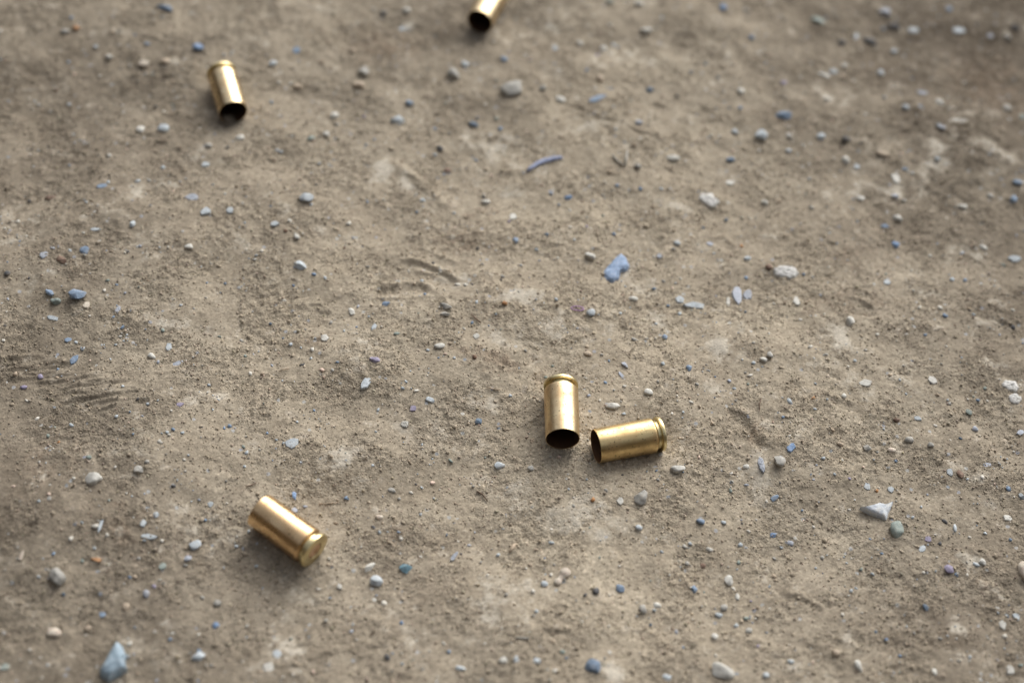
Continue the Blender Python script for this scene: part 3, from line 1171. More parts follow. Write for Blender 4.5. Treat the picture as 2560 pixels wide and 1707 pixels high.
# ------------------------------------------------------------------ stone materials
COLS = {
    'b': (0.215, 0.290, 0.395), 'B': (0.200, 0.300, 0.470), 'l': (0.440, 0.485, 0.515), 'w': (0.610, 0.585, 0.525), 'g': (0.370, 0.360, 0.330),
    't': (0.430, 0.350, 0.265), 'p': (0.300, 0.270, 0.370), 'v': (0.400, 0.430, 0.490), 'o': (0.460, 0.240, 0.110), 'd': (0.100, 0.100, 0.103),
    'n': (0.265, 0.310, 0.285), 'k': (0.680, 0.530, 0.440), 'r': (0.200, 0.130, 0.095), 'c': (0.700, 0.680, 0.610), 'D': (0.115, 0.160, 0.215),
    'Z': (0.260, 0.350, 0.500), 'Y': (0.540, 0.600, 0.700), 'X': (0.320, 0.420, 0.500),
    'T': (0.130, 0.230, 0.280), 'm': (0.40, 0.28, 0.38)}
CNAME = {'b': 'slate blue', 'B': 'bright blue', 'l': 'pale blue-grey', 'w': 'off-white', 'g': 'grey', 't': 'tan', 'p': 'purple', 'v': 'lavender', 'o': 'orange-brown',
         'd': 'dark grey', 'n': 'green-grey', 'k': 'pinkish', 'r': 'dark brown', 'c': 'chalky white', 'D': 'dark blue', 'T': 'teal blue', 'm': 'mauve', 'Z': 'blue_clay', 'Y': 'bluish_white', 'X': 'grey_blue'}
MATS = {}
for k, cc in COLS.items():
    m, t, b = new_mat(CNAME[k].replace(' ', '_').replace('-', '_') + '_stone', rough=0.75, spec=0.3)
    tc = N(t, 'ShaderNodeTexCoord')
    oi = N(t, 'ShaderNodeObjectInfo')
    gm = N(t, 'ShaderNodeNewGeometry')
    a = N(t, 'ShaderNodeTexNoise', Scale=700, Detail=5, Roughness=0.65)
    t.links.new(gm.outputs['Position'], a.inputs['Vector'])
    a2_ = N(t, 'ShaderNodeTexNoise', Scale=2600, Detail=3)
    t.links.new(gm.outputs['Position'], a2_.inputs['Vector'])
    dk = tuple(x * 0.72 for x in cc)
    lt = tuple(min(0.75, x * 1.3 + 0.02) for x in cc)
    c = ramp(t, a.outputs[0], [(0.3, dk), (0.7, lt)])
    c = mix(t, 0.5, c, ramp(t, a2_.outputs[0], [(0.3, 0.75), (0.7, 1.25)]), 'MULTIPLY')
    c = mix(t, 0.9, c, ramp(t, oi.outputs['Random'], [(0.0, 0.82), (1.0, 1.18)]), 'MULTIPLY')
    # soil dust lying in the hollows
    c = mix(t, ramp(t, a.outputs[0], [(0.52, 0.0), (0.66, 0.4)]), c, SOIL)
    t.links.new(c, b.inputs['Base Color'])
    bp = N(t, 'ShaderNodeBump', Strength=0.8, Distance=0.00025)
    t.links.new(a.outputs[0], bp.inputs['Height'])
    t.links.new(bp.outputs[0], b.inputs['Normal'])
    MATS[k] = m

def blob_mesh(name, mat, seed, sub=3, amp=0.22, freq=1.3, facet=0.0, fine=0.03):
    """unit irregular pebble"""
    bm = bmesh.new()
    bmesh.ops.create_icosphere(bm, subdivisions=sub, radius=1.0)
    off = Vector((seed * 7.3, seed * 1.7, seed * 3.1))
    rr = random.Random(seed)
    planes = []
    for k in range(int(facet)):
        v = Vector((rr.gauss(0, 1), rr.gauss(0, 1), rr.gauss(0, 0.8))).normalized()
        planes.append((v, rr.uniform(0.55, 0.82)))
    for v in bm.verts:
        d = v.co.normalized()
        r = 1 + amp * noise.noise(d * freq + off) + fine * noise.noise(d * 6 + off)
        p = d * r
        for n_, k_ in planes:
            q = p.dot(n_)
            if q > k_: p = p - n_ * (q - k_) * (0.99 if facet > 5 else 0.85)
        v.co = p
    for ax in range(3):                       # fill the unit box
        lo, hi = min(v.co[ax] for v in bm.verts), max(v.co[ax] for v in bm.verts)
        for v in bm.verts: v.co[ax] = (v.co[ax] - lo) / (hi - lo) * 2 - 1
    me = bpy.data.meshes.new(name); bm.to_mesh(me); bm.free()
    me.polygons.foreach_set('use_smooth', [True] * len(me.polygons))
    if facet > 5: me.set_sharp_from_angle(angle=math.radians(26))
    me.materials.append(mat)
    return me


def flake_mesh(name, mat, seed):
    """flat broken fragment, outline irregular, top face slightly tilted"""
    rr = random.Random(seed)
    n = rr.randint(7, 11)
    bm = bmesh.new()
    ang = sorted(2 * math.pi * (k + rr.uniform(-0.32, 0.32)) / n for k in range(n))
    rad = [rr.uniform(0.74, 1.12) for _ in ang]
    tilt = (rr.uniform(-.3, .3), rr.uniform(-.3, .3))
    rings = []
    for f_, z in ((1.06, -1.0), (1.03, 0.35), (0.93, 0.80)):
        rings.append([bm.verts.new((math.cos(a) * r * f_, math.sin(a) * r * f_, z + (tilt[0] * math.cos(a) + tilt[1] * math.sin(a)) * (0.5 if z > 0 else 0))) for a, r in zip(ang, rad)])
    inner = [bm.verts.new((math.cos(a) * r * 0.45, math.sin(a) * r * 0.45, 0.92 + rr.uniform(-.12, .12))) for a, r in zip(ang, rad)]
    rings.append(inner)
    for lo, hi in zip(rings, rings[1:]):
        for k in range(n): bm.faces.new((lo[k], lo[(k + 1) % n], hi[(k + 1) % n], hi[k]))
    bm.faces.new(inner); bm.faces.new(list(reversed(rings[0])))
    bmesh.ops.triangulate(bm, faces=bm.faces)
    me = bpy.data.meshes.new(name); bm.to_mesh(me); bm.free()
    me.polygons.foreach_set('use_smooth', [True] * len(me.polygons))
    me.set_sharp_from_angle(angle=math.radians(30))
    me.materials.append(mat)
    return me


def crust_mesh(name, mat, seed):
    """low crusted lump: ragged outline, pitted uneven top"""
    bm = bmesh.new()
    off = Vector((seed * 3.7, seed * 1.3, 0))
    n, m_ = 40, 9
    rows = []
    for j in range(m_ + 1):
        f_ = j / m_
        row = []
        for k in range(n):
            a = 2 * math.pi * k / n
            d = Vector((math.cos(a), math.sin(a), 0))
            R_ = 0.98 + 0.34 * noise.noise(d * 1.7 + off) + 0.16 * noise.noise(d * 5 + off)
            p = d * (R_ * max(f_, 0.02))
            z = 0.75 * (1 - f_ ** 5) + (0.55 * noise.noise(p * 4.5 + off) + 0.25 * noise.noise(p * 11 + off)) * (1 - f_ ** 3)
            if j == m_: z = -1.0
            row.append(bm.verts.new((p.x, p.y, z)))
        rows.append(row)
    for lo, hi in zip(rows, rows[1:]):
        for k in range(n): bm.faces.new((lo[k], hi[k], hi[(k + 1) % n], lo[(k + 1) % n]))
    bm.faces.new(rows[0]); bm.faces.new(list(reversed(rows[-1])))
    bmesh.ops.recalc_face_normals(bm, faces=bm.faces)
    me = bpy.data.meshes.new(name); bm.to_mesh(me); bm.free()
    me.polygons.foreach_set('use_smooth', [True] * len(me.polygons))
    me.materials.append(mat)
    return me


def ground_axes(x, y, w, h, ang, k):
    """half axes on the ground of an ellipse seen at photo pixel x, y"""
    p = at(x, y)
    s = depth(p) / FPX
    ca, sa = math.cos(math.radians(ang)), math.sin(math.radians(ang))
    r2 = Vector((math.cos(ROLL), math.sin(ROLL)))     # world x in the image (y down)
    def m(dx, dy):
        X = dx * math.cos(ROLL) + dy * math.sin(ROLL)
        Y = -dx * math.sin(ROLL) + dy * math.cos(ROLL)
        return Vector((X * s, -Y * s / k))
    return m(w / 2 * ca, w / 2 * sa), m(-h / 2 * sa, h / 2 * ca), s


def place_unit(o, x, y, w, h, ang, zr, bury, k, lift=0.0):
    """scale a unit body to the pixel ellipse; zr = half height over the smaller half axis"""
    A, B, s = ground_axes(x, y, w, h, ang, k)
    hz = zr * min(A.length, B.length)
    p0 = at(x, y)
    gz = hmean(p0.x, p0.y, min(A.length, B.length) * 0.8)
    zc = gz + hz * (1 - 2 * bury) + lift
    p = at(x, y, zc + hz * 0.15)
    o.matrix_world = Matrix(((A.x, B.x, 0, p.x), (A.y, B.y, 0, p.y), (0, 0, hz, zc), (0, 0, 0, 1)))
    # keep object transforms simple: bake the matrix into the mesh round its own foot
    foot = Vector((p.x, p.y, gz))
    me = o.data
    me.transform(Matrix.Translation(-foot) @ o.matrix_world)
    if me.transform and (A.x * B.y - A.y * B.x) < 0: me.flip_normals()
    o.matrix_world = Matrix.Translation(foot)
    return foot


def link(name, me):
    o = bpy.data.objects.new(name, me)
    col.objects.link(o)
    return o


def stone_mesh(s, seed, small=False):
    rr = random.Random(seed)
    mat = MATS[s['c']]
    nm = {'r': 'pebble', 'a': 'stone_chip', 'f': 'stone_flake', 'x': 'crusted_stone'}[s['s']]
    big = s['w'] * s['h'] > 500
    if s['s'] == 'r':
        me = blob_mesh(nm, mat, seed, sub=(3 if big else 2), amp=0.34, freq=1.2, facet=5, fine=0.07)
        par = (rr.uniform(0.50, 0.78), 0.31, 0.92)
    elif s['s'] == 'a':
        me = blob_mesh(nm, mat, seed, sub=(3 if big else 2), amp=0.25, freq=1.0, facet=11, fine=0.03)
        par = (rr.uniform(0.50, 0.8), 0.31, 0.90)
    elif s['s'] == 'f':
        me = flake_mesh(nm, mat, seed)
        par = (0.26, 0.33, 0.80)
    else:
        me = crust_mesh(nm, mat, seed)
        par = (0.34, 0.36, 0.82)
    return nm, me, par


LAND = [dict(x=(c['rim'] or (1235, -10))[0] * .5 + c['mouth'][0] * .5, y=(c['rim'] or (1235, -10))[1] * .5 + c['mouth'][1] * .5, name=n) for c, n in
        zip(CASES, ('the upright casing', 'the sideways casing', 'the lower left casing', 'the upper left casing', 'the top casing'))]
EXTRA = [(1538, 668, 'the lumpy blue chip'), (1442, 771, 'the mauve ring'), (1360, 407, 'the curved lavender sliver'), (1555, 396, 'the V-shaped twig'),
         (280, 1647, 'the big blue shard'), (2196, 1270, 'the blue-white arrowhead shard'), (1405, 1440, 'the peanut-shaped pink pebble')]
LAND += [dict(x=x, y=y, name=n) for x, y, n in EXTRA]
STONES.sort(key=lambda s: -(s['w'] * s['h']) * (3 if s['name'] else 1))
things, minor = STONES[:285], STONES[285:]
LAND += [dict(x=s['x'], y=s['y'], name=s['name']) for s in things if s['name']]

SHAPEN = {'r': 'pebble', 'a': 'chip', 'f': 'flake', 'x': 'crusted lump'}
used = {}


def relation(s, rank=0):
    L = sorted((l for l in LAND if l['name'] != s['name']), key=lambda l: math.hypot(l['x'] - s['x'], l['y'] - s['y']))[rank]
    dx, dy = s['x'] - L['x'], s['y'] - L['y']
    d = math.hypot(dx, dy)
    an = math.degrees(math.atan2(-dy, dx)) % 360
    dirs = ['right of', 'above right of', 'above', 'above left of', 'left of', 'below left of', 'below', 'below right of']
    w = dirs[int((an + 22.5) // 45) % 8]
    pre = 'just ' if d < 70 else ('' if d < 170 else 'well ')
    return pre + w + ' ' + L['name']


def label_for(s):
    if s['name']:
        base = s['name'][4:]
        lab = base
        r = relation(s, 0)
        cand = [f"{base}, half sunk in the dirt"] if len(base.split()) > 5 else [f"{base}, {r}"]
    else:
        cand = []
    dm = math.sqrt(s['w'] * s['h'])
    size = 'tiny' if dm < 14.5 else ('small' if dm < 22 else 'larger')
    asp = max(s['w'], s['h']) / min(s['w'], s['h'])
    shp = SHAPEN[s['s']]
    form = 'long ' if asp > 1.8 else ('round ' if s['s'] == 'r' and asp < 1.15 else ('oval ' if s['s'] == 'r' and asp > 1.35 else ''))
    for r in range(5):
        cand.append(f"{size} {form}{CNAME[s['c']]} {shp} {relation(s, r)}")
    for r in range(4):
        cand.append(f"{form}{CNAME[s['c']]} {shp} {relation(s, r)}, the {'bigger' if dm > 18 else 'lesser'} there")
    for c in cand:
        if c not in used and len(c.split()) <= 16:
            used[c] = 1
            return c
    used[cand[-1]] = 1
    return cand[-1]


for i, s in enumerate(things):
    nm, me, (zr, bury, k) = stone_mesh(s, i + 1)
    o = link(nm, me)
    place_unit(o, s['x'], s['y'], s['w'], s['h'], s['a'], zr, bury, k)
    tag(o, label_for(s), {'r': 'pebble', 'a': 'stone chip', 'f': 'stone flake', 'x': 'stone'}[s['s']],
        'stones and chips scattered on the dirt')


# ------------------------------------------------------------------ stones with an outline of their own
def slab(name, ox, oy, pts, height, mat, proud=0.6, bevel=0.0003, ridge=None, rough=0.0002, seed=1, wave=0.2):
    """a solid fragment with the outline pts (tile pixels); a crown line may raise the top"""
    P = [at(ox + x / SC, oy + y / SC, 0) for x, y in pts]
    cx = sum(p.x for p in P) / len(P); cy = sum(p.y for p in P) / len(P)
    gz = hmean(cx, cy, 0.002)
    P = [at(ox + x / SC, oy + y / SC, gz + height * proud * 0.7) for x, y in pts]
    cx = sum(p.x for p in P) / len(P); cy = sum(p.y for p in P) / len(P)
    bm = bmesh.new()
    bot = [bm.verts.new((cx + (p.x - cx) * 1.04 - cx, cy + (p.y - cy) * 1.04 - cy, -height * (1 - proud))) for p in P]
    mid = [bm.verts.new((p.x - cx, p.y - cy, height * proud * 0.45)) for p in P]
    top = [bm.verts.new(((p.x - cx) * 0.80, (p.y - cy) * 0.80, height * proud * (0.9 + wave * math.sin(3.1 * i + seed)))) for i, p in enumerate(P)]
    n = len(P)
    for lo, hi in ((bot, mid), (mid, top)):
        for i in range(n): bm.faces.new((lo[i], lo[(i + 1) % n], hi[(i + 1) % n], hi[i]))
    c = bm.verts.new(((ridge[0] if ridge else 0), (ridge[1] if ridge else 0), height * proud * (1.0 if ridge is None else ridge[2])))
    for i in range(n): bm.faces.new((top[i], top[(i + 1) % n], c))
    bm.faces.new(list(reversed(bot)))
    bmesh.ops.recalc_face_normals(bm, faces=bm.faces)
    bmesh.ops.subdivide_edges(bm, edges=bm.edges, cuts=2, use_grid_fill=True)
    for v in bm.verts:
        v.co += noise.noise_vector(v.co * 700 + Vector((seed, 0, 0))) * rough
    bmesh.ops.triangulate(bm, faces=bm.faces)
    me = bpy.data.meshes.new(name); bm.to_mesh(me); bm.free()
    me.materials.append(mat)
    me.polygons.foreach_set('use_smooth', [True] * len(me.polygons))
    me.set_sharp_from_angle(angle=math.radians(60))
    o = link(name, me)
    o.location = (cx, cy, gz)
    return o


GRP = 'stones and chips scattered on the dirt'
o = slab('stone_shard', 0, 1137, [(795, 1262), (835, 1300), (858, 1350), (850, 1400), (862, 1455), (800, 1490), (735, 1528), (690, 1500), (678, 1468), (730, 1370)], 0.0046, MATS['X'], ridge=(0.0012, 0.0006, 1.2), seed=3)
tag(o, 'big blue-grey triangular shard near the bottom left corner', 'stone shard', GRP)
o = slab('stone_shard', 1700, 1137, [(1238, 352), (1300, 342), (1360, 322), (1410, 335), (1462, 312), (1450, 350), (1428, 395), (1412, 438), (1370, 415), (1300, 385)], 0.0022, MATS['Y'], rough=0.00016, proud=0.75, wave=0.06, seed=5)
tag(o, 'blue-white three-pointed arrowhead shard above the speckled green-grey pebble', 'stone shard', GRP)


def lump(name, lobes, ox, oy, mat, zr, bury, k, seed, amp=0.15, dent=None):
    """one stone of several lobes, welded with a voxel remesh"""
    bm = bmesh.new()
    base = None
    for j, (x, y, w, h, a) in enumerate(lobes):
        X, Y = ox + x / SC, oy + y / SC
        A, B, s = ground_axes(X, Y, w / SC, h / SC, a, k)
        hz = zr * min(A.length, B.length)
        p0 = at(X, Y)
        if base is None:
            base = Vector((p0.x, p0.y, hmean(p0.x, p0.y, 0.002)))
        zc = base.z + hz * (1 - 2 * bury)
        p = at(X, Y, zc + hz * 0.15)
        tmp = bmesh.ops.create_icosphere(bm, subdivisions=3, radius=1.0)
        for v in tmp['verts']:
            d = v.co.copy()
            r = 1 + amp * noise.noise(d * 1.6 + Vector((seed, j * 3, 0)))
            if dent and d.z > 0.3:
                q = math.hypot(d.x - dent[0], d.y - dent[1])
                r -= dent[2] * math.exp(-q * q / 0.12)
            v.co = Vector((A.x * d.x + B.x * d.y, A.y * d.x + B.y * d.y, hz * d.z)) * r + Vector((p.x, p.y, zc)) - base
    bmesh.ops.recalc_face_normals(bm, faces=bm.faces)
    me = bpy.data.meshes.new(name); bm.to_mesh(me); bm.free()
    o = link(name, me)
    rm = o.modifiers.new('weld', 'REMESH'); rm.mode = 'VOXEL'; rm.voxel_size = 0.00022
    sm = o.modifiers.new('smooth', 'SMOOTH'); sm.factor = 0.5; sm.iterations = 4
    dg = bpy.context.evaluated_depsgraph_get()
    m2 = bpy.data.meshes.new_from_object(o.evaluated_get(dg))
    o.modifiers.clear(); o.data = m2; m2.name = name
    m2.polygons.foreach_set('use_smooth', [True] * len(m2.polygons))
    m2.materials.clear(); m2.materials.append(mat)
    o.location = base
    return o


o = slab('stone_chip', 850, 570, [(1792, 318), (1818, 275), (1856, 235), (1880, 200), (1925, 168), (1955, 196), (1978, 250), (1956, 280), (1918, 290), (1908, 335), (1862, 368), (1822, 348)], 0.0022, MATS['Z'], rough=0.00035, seed=9)
tag(o, 'lumpy light blue flat chip with shallow dents, right of centre', 'stone chip', GRP)
o = lump('pebble', [(1540, 803, 76, 74, 0), (1490, 865, 58, 54, 0), (1514, 835, 46, 60, 30)], 850, 1137, MATS['k'], 0.6, 0.3, 0.9, 4.0)
tag(o, 'smooth peanut-shaped pink-beige pebble at bottom centre', 'pebble', GRP)


def strip(name, ox, oy, path, width, thick, mat, lift=0.0, taper=True, closed=False, ring=6):
    """a thin body swept along photo pixels lying on the ground"""
    P = []
    for x, y in path:
        p = at(ox + x / SC, oy + y / SC, 0.0)
        g = hmean(p.x, p.y, 0.0012)
        p = at(ox + x / SC, oy + y / SC, g + lift)
        P.append(Vector((p.x, p.y, g + lift)))
    base = P[0].copy()
    n = len(P)
    bm = bmesh.new()
    rings_ = []
    for i, p in enumerate(P):
        a = P[(i + 1) % n] if (closed or i < n - 1) else p
        b_ = P[i - 1] if (closed or i > 0) else p
        d = (a - b_).normalized()
        side = Vector((-d.y, d.x, 0)).normalized()
        t = i / max(1, n - 1)
        w = width * (math.sin(math.pi * (0.08 + 0.84 * t)) ** 0.7 if taper else 1) * (0.9 + 0.2 * random.random())
        rings_.append([bm.verts.new(p - base + side * (w / 2 * math.cos(q * 2 * math.pi / ring)) + Vector((0, 0, thick / 2 * math.sin(q * 2 * math.pi / ring)))) for q in range(ring)])
    rng_ = range(n) if closed else range(n - 1)
    for i in rng_:
        r0, r1 = rings_[i], rings_[(i + 1) % n]
        for q in range(ring): bm.faces.new((r0[q], r0[(q + 1) % ring], r1[(q + 1) % ring], r1[q]))
    if not closed:
        bm.faces.new(list(reversed(rings_[0]))); bm.faces.new(rings_[-1])
    bmesh.ops.recalc_face_normals(bm, faces=bm.faces)
    me = bpy.data.meshes.new(name); bm.to_mesh(me); bm.free()
    me.polygons.foreach_set('use_smooth', [True] * len(me.polygons))
    me.materials.append(mat)
    o = link(name, me); o.location = base
    return o


def flatmat(name, c, rough=0.7):
    m, t, b = new_mat(name, rough=rough)
    gm = N(t, 'ShaderNodeNewGeometry')
    a = N(t, 'ShaderNodeTexNoise', Scale=900, Detail=4)
    t.links.new(gm.outputs['Position'], a.inputs['Vector'])
    t.links.new(ramp(t, a.outputs[0], [(0.3, tuple(x * 0.7 for x in c)), (0.7, tuple(min(0.8, x * 1.3) for x in c))]), b.inputs['Base Color'])
    return m


m_sliv = flatmat('lavender_sliver', (0.33, 0.37, 0.52), 0.6)
m_twig = flatmat('grey_twig', (0.42, 0.40, 0.35))
m_twigb = flatmat('brown_twig', (0.15, 0.10, 0.07))
m_straw = flatmat('pale_straw', (0.52, 0.42, 0.31))
m_mauve = flatmat('mauve_husk', (0.40, 0.25, 0.40))
o = strip('curved_sliver', 850, 0, [(1278, 1172), (1310, 1145), (1350, 1120), (1400, 1100), (1450, 1088), (1500, 1080), (1520, 1078)], 0.0021, 0.0012, m_sliv, lift=0.0005)
tag(o, 'curved lavender-blue sliver like a small feather above the centre', 'plastic sliver')
bits = [
    ('husk_ring', 850, 570, [(1578, 545), (1600, 535), (1630, 535), (1660, 545), (1668, 555), (1645, 565), (1615, 562), (1590, 556)], .00045, .0004, m_mauve, True, 'small mauve ring-shaped husk left of the round light grey pebble', 'husk'),
    ('twig', 850, 0, [(1862, 1058), (1890, 1095), (1945, 1135)], .0008, .0008, m_twig, False, 'longer arm of the thin grey V-shaped twig', 'twig'),
    ('twig', 850, 0, [(1965, 1025), (1958, 1080), (1950, 1134)], .0010, .0009, m_twig, False, 'short thick arm of the grey V-shaped twig', 'twig'),
    ('twig', 850, 570, [(898, 590), (930, 620), (965, 648)], .0006, .0005, m_twigb, False, 'dark brown twig right of the grey chips at centre', 'twig'),
    ('twig', 850, 1137, [(935, 245), (975, 270), (1010, 315)], .0005, .0005, m_twigb, False, 'thin brown twig below the upright casing', 'twig'),
    ('twig', 850, 1137, [(1200, 1248), (1240, 1250), (1295, 1254)], .0009, .0007, m_twig, False, 'short grey twig at the bottom centre', 'twig'),
    ('seed_husk', 850, 1137, [(1158, 662), (1180, 632), (1200, 605)], .0014, .0007, m_straw, False, 'slim tan-pink seed husk at bottom centre', 'seed husk'),
    ('straw_bit', 850, 570, [(1000, 1085), (1045, 1098), (1095, 1108)], .0005, .0004, m_straw, False, 'faint tan straw left of the upright casing', 'straw'),
    ('twig', 1700, 570, [(556, 1165), (542, 1205), (545, 1250)], .0004, .0004, m_twigb, False, 'tiny upright dark twig above the gouge at right', 'twig'),
    ('straw_bit', 0, 570, [(1905, 980), (1940, 965), (1975, 958)], .0005, .0004, m_straw, False, 'pale straw bit right of the small green-grey pebble at left centre', 'straw'),
    ('straw_bit', 0, 1137, [(2180, 335), (2250, 330), (2320, 322)], .0004, .0004, m_straw, False, 'pale thread-like straw right of the lower left casing', 'straw'),
    ('twig', 0, 1137, [(1680, 215), (1715, 208), (1755, 188)], .0005, .0004, m_twigb, False, 'small dark twig above left of the lower left casing', 'twig'),
]
for nm, ox, oy, path, w, th, mt, closed, lab, cat in bits:
    o = strip(nm, ox, oy, path, w, th, mt, lift=0.0004, taper=not closed, closed=closed)
    tag(o, lab, cat)

# ------------------------------------------------------------------ loose gravel and crumbs: uncountable, one object each
def ico(kind='ico'):
    bm = bmesh.new()
    if kind == 'ico': bmesh.ops.create_icosphere(bm, subdivisions=1, radius=1.0)
    else:
        vv = [bm.verts.new(c) for c in ((1, 0, 0), (-1, 0, 0), (0, 1, 0), (0, -1, 0), (0, 0, 1), (0, 0, -1))]
        for a in (0, 1):
            for b_ in (2, 3):
                for c in (4, 5): bm.faces.new((vv[a], vv[b_], vv[c]))
        bmesh.ops.recalc_face_normals(bm, faces=bm.faces)
    V = np.array([v.co[:] for v in bm.verts]); F = np.array([[v.index for v in f.verts] for f in bm.faces]); bm.free()
    return V, F


ICO, OCTA = ico(), ico('octa')


def scatter(name, P, S, C, flat=0.7, squash=0.35, shape=ICO):
    """grains at P with half sizes S and colours C joined in one mesh"""
    n = len(P)
    IV, IF = shape
    V = np.repeat(IV[None], n, 0) * (1 + squash * rng.uniform(-1, 1, (n, len(IV), 1)))
    q = rng.standard_normal((n, 4)); q /= np.linalg.norm(q, axis=1, keepdims=True)
    w, x, y, z = q.T
    Rm = np.stack([1 - 2 * (y * y + z * z), 2 * (x * y - z * w), 2 * (x * z + y * w), 2 * (x * y + z * w), 1 - 2 * (x * x + z * z), 2 * (y * z - x * w),
                   2 * (x * z - y * w), 2 * (y * z + x * w), 1 - 2 * (x * x + y * y)], -1).reshape(n, 3, 3)
    sc = S[:, None] * np.stack([rng.uniform(0.8, 1.35, n), rng.uniform(0.65, 1.1, n), rng.uniform(0.6, 1.0, n)], -1)
    V = V * sc[:, None, :]
    V = np.einsum('nij,nkj->nki', Rm, V)
    V[:, :, 2] *= flat
    V += P[:, None, :]
    F = IF[None] + (np.arange(n) * len(IV))[:, None, None]
    me = mesh_np(name, V.reshape(-1, 3), tris=F.reshape(-1, 3))
    ca = me.color_attributes.new('grain_colour', 'FLOAT_COLOR', 'POINT')
    cc = np.concatenate([np.repeat(C[:, None, :], len(IV), 1), np.ones((n, len(IV), 1))], -1)
    ca.data.foreach_set('color', cc.astype(np.float32).ravel())
    o = link(name, me)
    return o


mg, t, b = new_mat('gravel_grains', rough=0.9, spec=0.2)
an = N(t, 'ShaderNodeAttribute'); an.attribute_name = 'grain_colour'
gm = N(t, 'ShaderNodeNewGeometry')
a = N(t, 'ShaderNodeTexNoise', Scale=2600, Detail=3)
t.links.new(gm.outputs['Position'], a.inputs['Vector'])
t.links.new(mix(t, 0.6, an.outputs['Color'], ramp(t, a.outputs[0], [(0.3, 0.7), (0.7, 1.3)]), 'MULTIPLY'), b.inputs['Base Color'])


def clear_of_cases(px, py):
    ok = np.ones(len(px), bool)
    for c in CASES:
        r, m = c['r'], c['m']
        L2 = Vector((m.x - r.x, m.y - r.y)); Ln = L2.length; L2.normalize()
        U = (px - r.x) * L2.x + (py - r.y) * L2.y
        Vv = -(px - r.x) * L2.y + (py - r.y) * L2.x
        ok &= ~((U > -0.001) & (U < Ln + 0.0006) & (np.abs(Vv) < R_BASE + 0.0002))
    return ok


def in_view(px, py, mar=60):
    u, v = px_of(px, py)
    return (u > -mar) & (u < PW + mar) & (v > -mar) & (v < PH + mar)


def rand_ground(n, wfun):
    px = rng.uniform(X0 + .01, X1 - .01, n * 8); py = rng.uniform(Y0 + .01, Y1 - .01, n * 8)
    i = ((px - X0) / STEP).astype(int); j = ((py - Y0) / STEP).astype(int)
    ok = in_view(px, py) & clear_of_cases(px, py) & (rng.uniform(0, 1, len(px)) < wfun[j, i])
    px, py, i, j = px[ok][:n], py[ok][:n], i[ok][:n], j[ok][:n]
    return px, py, H[j, i]


# soil crumbs
px, py, pz = rand_ground(86000, np.clip(0.30 + 0.45 * crumb + 0.35 * dark - 0.35 * pale, 0, 1))
S = 0.00019 * np.exp(rng.normal(0, 0.40, len(px)))
S = np.clip(S, 0.00009, 0.0008)
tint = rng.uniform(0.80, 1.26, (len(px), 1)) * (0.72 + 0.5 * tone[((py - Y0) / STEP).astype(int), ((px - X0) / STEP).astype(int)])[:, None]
C = np.array(SOIL)[None] * tint * (1 + rng.normal(0, 0.03, (len(px), 3)))
o = scatter('soil_crumbs', np.stack([px, py, pz + S * 0.25], -1), S, C, shape=OCTA)
o.data.materials.append(mg)
tag(o, 'fine crumbs of loose dry soil scattered over the trodden dirt', 'soil crumbs', kind='stuff')

# coarser clods of the same soil
px, py, pz = rand_ground(9000, np.clip(0.25 + 0.35 * crumb + 0.4 * dark - 0.3 * pale, 0, 1))
S = np.clip(0.00034 * np.exp(rng.normal(0, 0.32, len(px))), 0.00022, 0.0009)
tn = tone[((py - Y0) / STEP).astype(int), ((px - X0) / STEP).astype(int)]
C = np.array(SOIL)[None] * rng.uniform(0.85, 1.25, (len(px), 1)) * (0.70 + 0.55 * tn)[:, None]
o = scatter('soil_clods', np.stack([px, py, pz + S * 0.05], -1), S, C, flat=0.6)
o.data.materials.append(mg)
tag(o, 'small clods of dry soil lying loose on the trodden dirt', 'soil clods', kind='stuff')

# fine gravel: random grains of mixed stone and the smallest stones read off the photo
pal = [('w', .26), ('l', .20), ('b', .08), ('g', .16), ('t', .16), ('d', .02), ('v', .03), ('k', .05), ('n', .03), ('r', .01)]
keys = [k for k, _ in pal]; wt = np.array([v for _, v in pal]); wt = wt / wt.sum()
clump = sstep(band(0.02, 0.6), -0.3, 1.8)
px, py, pz = rand_ground(4800, np.clip(0.08 + 0.9 * clump, 0, 1))
S = np.clip(0.00027 * np.exp(rng.normal(0, 0.42, len(px))), 0.00014, 0.00085)
ki = rng.choice(len(keys), len(px), p=wt)
C = np.array([COLS[keys[k]] for k in ki]) * rng.uniform(0.75, 1.2, (len(px), 1))
P = np.stack([px, py, pz + S * 0.15], -1)
P2, S2, C2 = [], [], []
for s in minor:
    p = at(s['x'], s['y'])
    k = depth(p) / FPX
    r = 0.5 * math.sqrt(s['w'] * s['h']) * k
    P2.append((p.x, p.y, hmean(p.x, p.y, r) + r * 0.1)); S2.append(r); C2.append(COLS[s['c']])
P = np.concatenate([P, np.array(P2).reshape(-1, 3)]); S = np.concatenate([S, np.array(S2)]); C = np.concatenate([C, np.array(C2).reshape(-1, 3)])
o = scatter('fine_gravel', P, S, C, flat=0.6)
o.data.materials.append(mg)
tag(o, 'fine gravel of white, blue and grey grains strewn over the dirt', 'gravel', kind='stuff')

